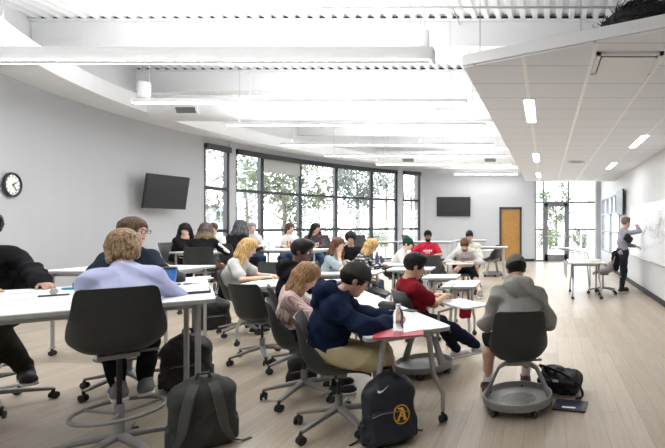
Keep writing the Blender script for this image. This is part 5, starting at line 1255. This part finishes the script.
decal(trees_, 'emblem_letter', letA, o_, Lm @ V(1, 0, 0), Lm @ V(0, 0, 1), Lm @ V(0, 1, 0), yel, nb['root'], 0.005)
o_ = nb['P'](-0.055, -0.5, 0.375)
tick = [([(-0.026, 0.004), (-0.030, -0.010), (-0.016, -0.020), (-0.016, -0.004)], (3, 2)), ([(-0.016, -0.004), (-0.016, -0.020), (0.004, -0.012), (0.004, -0.003)], (3, 2)), ([(0.004, -0.003), (0.004, -0.012), (0.045, 0.022), (0.044, 0.024)], (4, 1))]
decal(trees_, 'tick_mark', tick, o_, Lm @ V(1, 0, 0), Lm @ V(0, 0, 1), Lm @ V(0, 1, 0), whm, nb['root'], 0.005)
# slumped black bag and dark binder right of the grey hoodie
t = thing('shoulder_bag', 'slumped black shoulder bag with a white tag, on the floor by the tray-base chair', 'bag', (0.14, 4.12, 0), R(-22))
s = Solid(); s.rbox((0, 0, 0.08), (0.17, 0.11, 0.085), 0.05, None, 0.05); s.ell((-0.06, 0.02, 0.14), (0.12, 0.09, 0.08), None, 0.04); s.ell((0.10, 0, 0.10), (0.09, 0.10, 0.07), None, 0.04); s.plane((0, 0, 0), (0, 0, -1)); bm_ = s.mesh('bag_body', 0.008, folds(0.014, 24, 3)); obj('bag_body', bm_, nyl, t)
s = Solid(); s.rbox((0.0, -0.05, 0.15), (0.165, 0.10, 0.02), 0.018, rotx(R(25)), 0.02); obj('flap', s.mesh('flap', 0.008, folds(0.008, 24, 5)), nyl, t)
q = MB(); q.tube(catmull([(-0.17, 0.05, 0.14), (-0.20, 0.0, 0.20), (-0.12, -0.05, 0.215), (0.05, -0.09, 0.19), (0.20, -0.08, 0.10), (0.24, -0.10, 0.02), (0.20, -0.16, 0.015)], 24).tolist(), 1.0, 8, flat=(0.018, 0.005)); q.build('bag_strap', nyl, t, sm=60)
MB().box((-0.02, -0.148, 0.125), (0.03, -0.142, 0.145)).build('white_tag', PAPER, t)
t = thing('binder', 'flat dark binder with a white label lying on the floor beside the black bag', 'binder', (0.21, 3.76, 0.0), R(-12))
q = MB(); q.prism(rrect(0.27, 0.21, 0.012), 0.0, 0.014); q.build('cover', mat('dark_plum', (0.035, 0.028, 0.035), 0.4), t); MB().box((-0.11, -0.08, 0.014), (0.10, 0.085, 0.016)).build('inner_page', mat('dark_blue_page', (0.02, 0.025, 0.06), 0.3), t); MB().box((-0.06, -0.075, 0.016), (0.05, -0.045, 0.0175)).build('label_strip', PAPER, t)
t = thing('handbag', 'small maroon bag hanging from the small table nearest the aisle', 'bag', (-1.0, 5.72, 0.33)); s = Solid(); s.rbox((0, 0, 0.09), (0.07, 0.05, 0.085), 0.025, None, 0.02); obj('bag_body', s.mesh('bag_body', 0.008, folds(0.006, 24, 1)), maroon, t); MB().tube([(-0.05, 0, 0.17), (-0.03, 0, 0.33), (0.03, 0, 0.33), (0.05, 0, 0.17)], 0.006, 6).build('bag_strap', BLACK, t)
# ------------------------------------------------------------------ things on the tables
clear = bpy.data.materials.new('clear_plastic'); clear.use_nodes = True; bs = clear.node_tree.nodes['Principled BSDF']; bs.inputs['Transmission Weight'].default_value = 0.9; bs.inputs['Roughness'].default_value = 0.12; bs.inputs['IOR'].default_value = 1.15; bs.inputs['Base Color'].default_value = (0.9, 0.93, 0.94, 1)
def bottle(label, x, y, z, h, r, m, capm, name='water_bottle', cat='bottle', k=1.0):
    t = thing(name, label, cat, (x, y, z))
    MB().lathe([(r*0.9, 0), (r, 0.01), (r, h*0.35), (r*0.93, h*0.4), (r, h*0.45), (r, h*0.68), (r*0.7, h*0.82), (r*0.42, h*0.88), (r*0.42, h*0.9)], 24).build('bottle_body', m, t, sm=50)
    MB().lathe([(r*0.48, h*0.9), (r*0.48, h)], 18).build('bottle_cap', capm, t, sm=50)
    return t
x, y = fl(392, 336, 0.74); bottle('clear plastic water bottle on the table before the navy hoodie', x+0.03, y+0.04, 0.742, 0.21, 0.034, clear, PAPER)
def flat_thing(name, label, cat, px, py, z, w_, d_, h_, rz, m, extra=None, part='cover'):
    x, y = fl(px, py, z); t = thing(name, label, cat, (x, y, z+0.001), rz); q = MB(); q.prism(rrect(w_, d_, min(w_, d_)*0.06), 0, h_); q.build(part, m, t)
    if extra: MB().box((-w_*0.46, -d_*0.46, h_), (w_*0.46, d_*0.46, h_+0.002)).build('page', extra, t)
    return t
flat_thing('folder', 'red folder at the table edge in front of the navy hoodie', 'folder', 399, 334, 0.74, 0.33, 0.22, 0.008, R(15), mat('red_folder', (0.45, 0.02, 0.05), 0.5))
flat_thing('paper_sheet', 'white paper sheet lying across the red folder', 'paper', 413, 329, 0.750, 0.2, 0.14, 0.001, R(40), PAPER, part='sheet')
flat_thing('notebook', 'open notebook under the hands of the navy hoodie', 'notebook', 371, 318, 0.74, 0.24, 0.18, 0.008, R(35), PAPER, PAPER)
x, y = fl(388, 309, 0.74); t = thing('pencil_case', 'black zipped pencil case on the table behind the water bottle', 'pencil case', (x, y, 0.742), R(-30)); s = Solid(); s.cap((-0.08, 0, 0.03), (0.08, 0, 0.03), 0.034, None, 0.01); obj('case_body', s.mesh('case_body', 0.006, folds(0.003, 30)), nyl, t); MB().tube([(-0.08, 0, 0.066), (0.08, 0, 0.066)], 0.003, 6).build('zip', SILVER, t)
flat_thing('phone', 'grey phone lying near the back edge of the red folder table', 'phone', 410, 311, 0.74, 0.14, 0.07, 0.008, R(-35), SHELL2, None)
flat_thing('worksheet', 'white worksheet in front of the striped shirt', 'paper', 322, 296, 0.74, 0.28, 0.2, 0.002, R(30), PAPER, part='sheet')
# left high tables
def on_high(px, py, z=TH): return fl(px, py, z)
x, y = on_high(158, 286); t = thing('travel_cup', 'bright blue cup with a black lid on the high table', 'cup', (x, y+0.12, TH+0.001)); blu = mat('bright_blue_plastic', (0.01, 0.13, 0.42), 0.35)
q = MB(); q.lathe([(0.038, 0), (0.042, 0.01), (0.052, 0.125), (0.053, 0.13)], 28); q.build('cup_body', blu, t, sm=50); MB().lathe([(0.056, 0.13), (0.056, 0.145), (0.05, 0.152)], 28).build('cup_lid', BLACK, t, sm=50)
x, y = on_high(174, 282); t = thing('lunch_pouch', 'small dark pouch with a loop handle behind the blue cup', 'pouch', (x, y, TH+0.001), R(20)); s = Solid(); s.ell((0, 0, 0.045), (0.085, 0.05, 0.055), None, 0.01); s.rbox((0, 0, 0.03), (0.08, 0.045, 0.03), 0.02, None, 0.02); s.plane((0, 0, 0), (0, 0, -1)); obj('pouch_body', s.mesh('pouch_body', 0.006, folds(0.003, 30)), mat('dark_purple_nylon', (0.03, 0.022, 0.03), 0.7), t); MB().tube([(-0.03, 0, 0.095), (-0.02, 0, 0.125), (0.02, 0, 0.125), (0.03, 0, 0.095)], 0.006, 8).build('loop_handle', nyl, t, sm=60)
flat_thing('binder', 'open white binder with stacked pages at the corner of the nearest high table', 'binder', 183, 293, TH, 0.34, 0.24, 0.018, AL, mat('dark_cover', (0.05, 0.05, 0.06), 0.5), PAPER)
flat_thing('paper_pad', 'white paper pad on the far high table beside the dark pouch', 'paper', 192, 279, TH, 0.30, 0.24, 0.006, AL+0.2, PAPER, PAPER)
x, y = on_high(187, 288); t = thing('sunglasses', 'dark sunglasses folded on the white pages of the binder', 'sunglasses', (x, y-0.05, TH+0.026), AL-0.2); q = MB(); q.ring((-0.035, 0, 0.012), 0.026, 0.004, 20, 6); q.ring((0.035, 0, 0.012), 0.026, 0.004, 20, 6); q.tube([(-0.06, 0, 0.012), (-0.09, 0.07, 0.008)], 0.003, 6); q.tube([(0.06, 0, 0.012), (0.09, 0.07, 0.008)], 0.003, 6); q.build('frame', BLACK, t); MB().lathe([(0.024, 0.011), (0.024, 0.013)], 20, (-0.035, 0, 0)).lathe([(0.024, 0.011), (0.024, 0.013)], 20, (0.035, 0, 0)).build('lens', SCREEN, t)
flat_thing('paper_sheet', 'white sheet at the frame edge on the nearest high table', 'paper', 4, 306, TH, 0.3, 0.2, 0.003, AL, PAPER, part='sheet')
flat_thing('notebook', 'open notebook in front of the black jacket', 'notebook', 18, 292, TH, 0.4, 0.26, 0.006, AL, PAPER, PAPER)
x, y = on_high(54, 296); t = thing('tape_dispenser', 'small grey tape dispenser on a dark tray, on the nearest high table', 'tape dispenser', (x, y, TH+0.001), AL); MB().prism(rrect(0.16, 0.035, 0.01), 0, 0.01).build('tray', SHELL2, t); q = MB(); q.M = Matrix.Translation((0, 0, 0.033)) @ Matrix.Rotation(R(90), 4, 'X'); q.lathe([(0.022, -0.01), (0.022, 0.01)], 20); q.build('roll', GREYM, t, sm=50)
x, y = on_high(70, 290); t = thing('marker_pair', 'two small blue markers beside the tape dispenser', 'markers', (x, y, TH+0.001), 0.3)
q = MB(); q.M = Matrix.Translation((0, 0, 0.011)) @ Matrix.Rotation(R(90), 4, 'Y'); q.lathe([(0.009, -0.05), (0.01, 0.03), (0.006, 0.05)], 12); q.build('marker_barrel', mat('teal_plastic', (0.02, 0.25, 0.42), 0.4), t); q = MB(); q.lathe([(0.016, 0.0), (0.014, 0.05), (0.009, 0.055)], 14, (0.015, 0.03, 0)); q.build('marker_barrel', mat('blue_plastic', (0.01, 0.10, 0.35), 0.4), t)
# window side tables
bottle('white tumbler on the high table by the long window', *[fl(273, 249, TH)[0], 9.75], TH+0.001, 0.22, 0.04, mat('white_steel', (0.7, 0.7, 0.72), 0.3), SILVER, 'tumbler', 'tumbler')
bottle('dark green bottle on the low table behind the blonde', (286-VX)*6.0/F, 6.0, 0.741, 0.25, 0.038, mat('green_glass', (0.03, 0.12, 0.09), 0.25), SHELL2)
bottle('purple bottle on the table beside the checked shirt', (377-VX)*8.75/F, 8.75, 0.741, 0.24, 0.036, mat('purple_plastic', (0.07, 0.06, 0.16), 0.35), BLACK)
bottle('pale green bottle on the table before the man in the red T-shirt', (412.5-VX)*7.95/F, 7.95, 0.741, 0.21, 0.036, mat('pale_green_plastic', (0.45, 0.58, 0.42), 0.35), PAPER)
t = thing('snack_bag', 'crumpled tan snack bag beside the pale green bottle', 'snack bag', ((419-VX)*7.9/F, 7.9, 0.741)); s = Solid(); s.ell((0, 0, 0.05), (0.06, 0.045, 0.055), None, 0.01); s.plane((0, 0, 0), (0, 0, -1)); obj('bag_body', s.mesh('bag_body', 0.007, folds(0.008, 40)), mat('tan_foil', (0.5, 0.3, 0.14), 0.4), t)
for (px_, py_, z_, w_, d_, rz_, lb) in ((274, 281, 0.74, 0.30, 0.22, 0.2, 'open notebook under the hand of the blonde'), (300, 277, 0.74, 0.28, 0.2, 0.5, 'loose white sheet behind the black hoodie'), (362, 271, 0.74, 0.26, 0.2, 0.0, 'white sheet before the auburn haired girl')):
    flat_thing('notebook', lb, 'notebook', px_, py_, z_, w_, d_, 0.006, rz_, mat('grey_cover', (0.3, 0.3, 0.32), 0.6), PAPER)
t = thing('notebook', 'notebook on the tablet of the bearded writer', 'notebook', (-1.72, 9.48, 0.70), 0.1); MB().prism(rrect(0.3, 0.2, 0.01), 0, 0.008).build('cover', SHELL2, t); MB().box((-0.14, -0.09, 0.008), (0.14, 0.09, 0.010)).build('page', PAPER, t)
# the demonstration table and chair
t = thing('papers', 'pale green folded papers and pads heaped on the demonstration table', 'papers', (1.02, 9.4, 0.737), 0.2)
for i, (dx, dy, dz, rz_) in enumerate(((0, 0, 0, 0.1), (-0.08, 0.15, 0.0, -0.3), (0.02, 0.05, 0.018, 0.5))):
    q = MB(); q.prism(rrect(0.28, 0.2, 0.01), 0, 0.016); q.build('pad', mat('pale_green_paper', (0.62, 0.72, 0.55), 0.7), t, loc=(dx, dy, dz), rot=(0, 0, rz_))
t = thing('jacket', 'black jacket draped over the back of the demonstration chair', 'jacket', (1.27, 9.95, 0)); hd_ = R(175); bk_ = V(-math.cos(hd_), -math.sin(hd_), 0)
s = Solid(); c0 = bk_*0.26+V(0, 0, 0.78); s.cap(c0+V(0, -0.14, 0.08), c0+V(0, 0.14, 0.08), 0.05, None, 0.03); s.cap(c0+V(0, -0.13, 0.05), c0+V(0, -0.16, -0.22), 0.06, 0.05, 0.03); s.cap(c0+V(0, 0.13, 0.05), c0+V(0, 0.15, -0.20), 0.06, 0.05, 0.03); s.rbox(c0+V(0.03, 0, -0.08), (0.035, 0.16, 0.17), 0.03, None, 0.03); s.ell(c0+V(0, 0, 0.13), (0.05, 0.07, 0.04), None, 0.03)
obj('jacket_cloth', s.mesh('jacket_cloth', 0.009, folds(0.012, 22, 2)), blackc, t)
t = thing('clutch_bag', 'black folded bag held under the arm of the person at the whiteboard', 'bag', (1.84, 10.05, 1.20), 0.4); s = Solid(); s.rbox((0, 0, 0), (0.11, 0.035, 0.08), 0.03, roty(R(35)), 0.02); obj('bag_body', s.mesh('bag_body', 0.008, folds(0.004, 30)), nyl, t)
t = thing('pen', 'green pen in the writing hand of the maroon T-shirt', 'pen', (-1.03, 4.94, 0.775)); MB().tube([(-0.03, -0.02, -0.03), (0.04, 0.02, 0.09)], 0.005, 8).build('barrel', mat('green_pen', (0.03, 0.45, 0.25), 0.4), t)
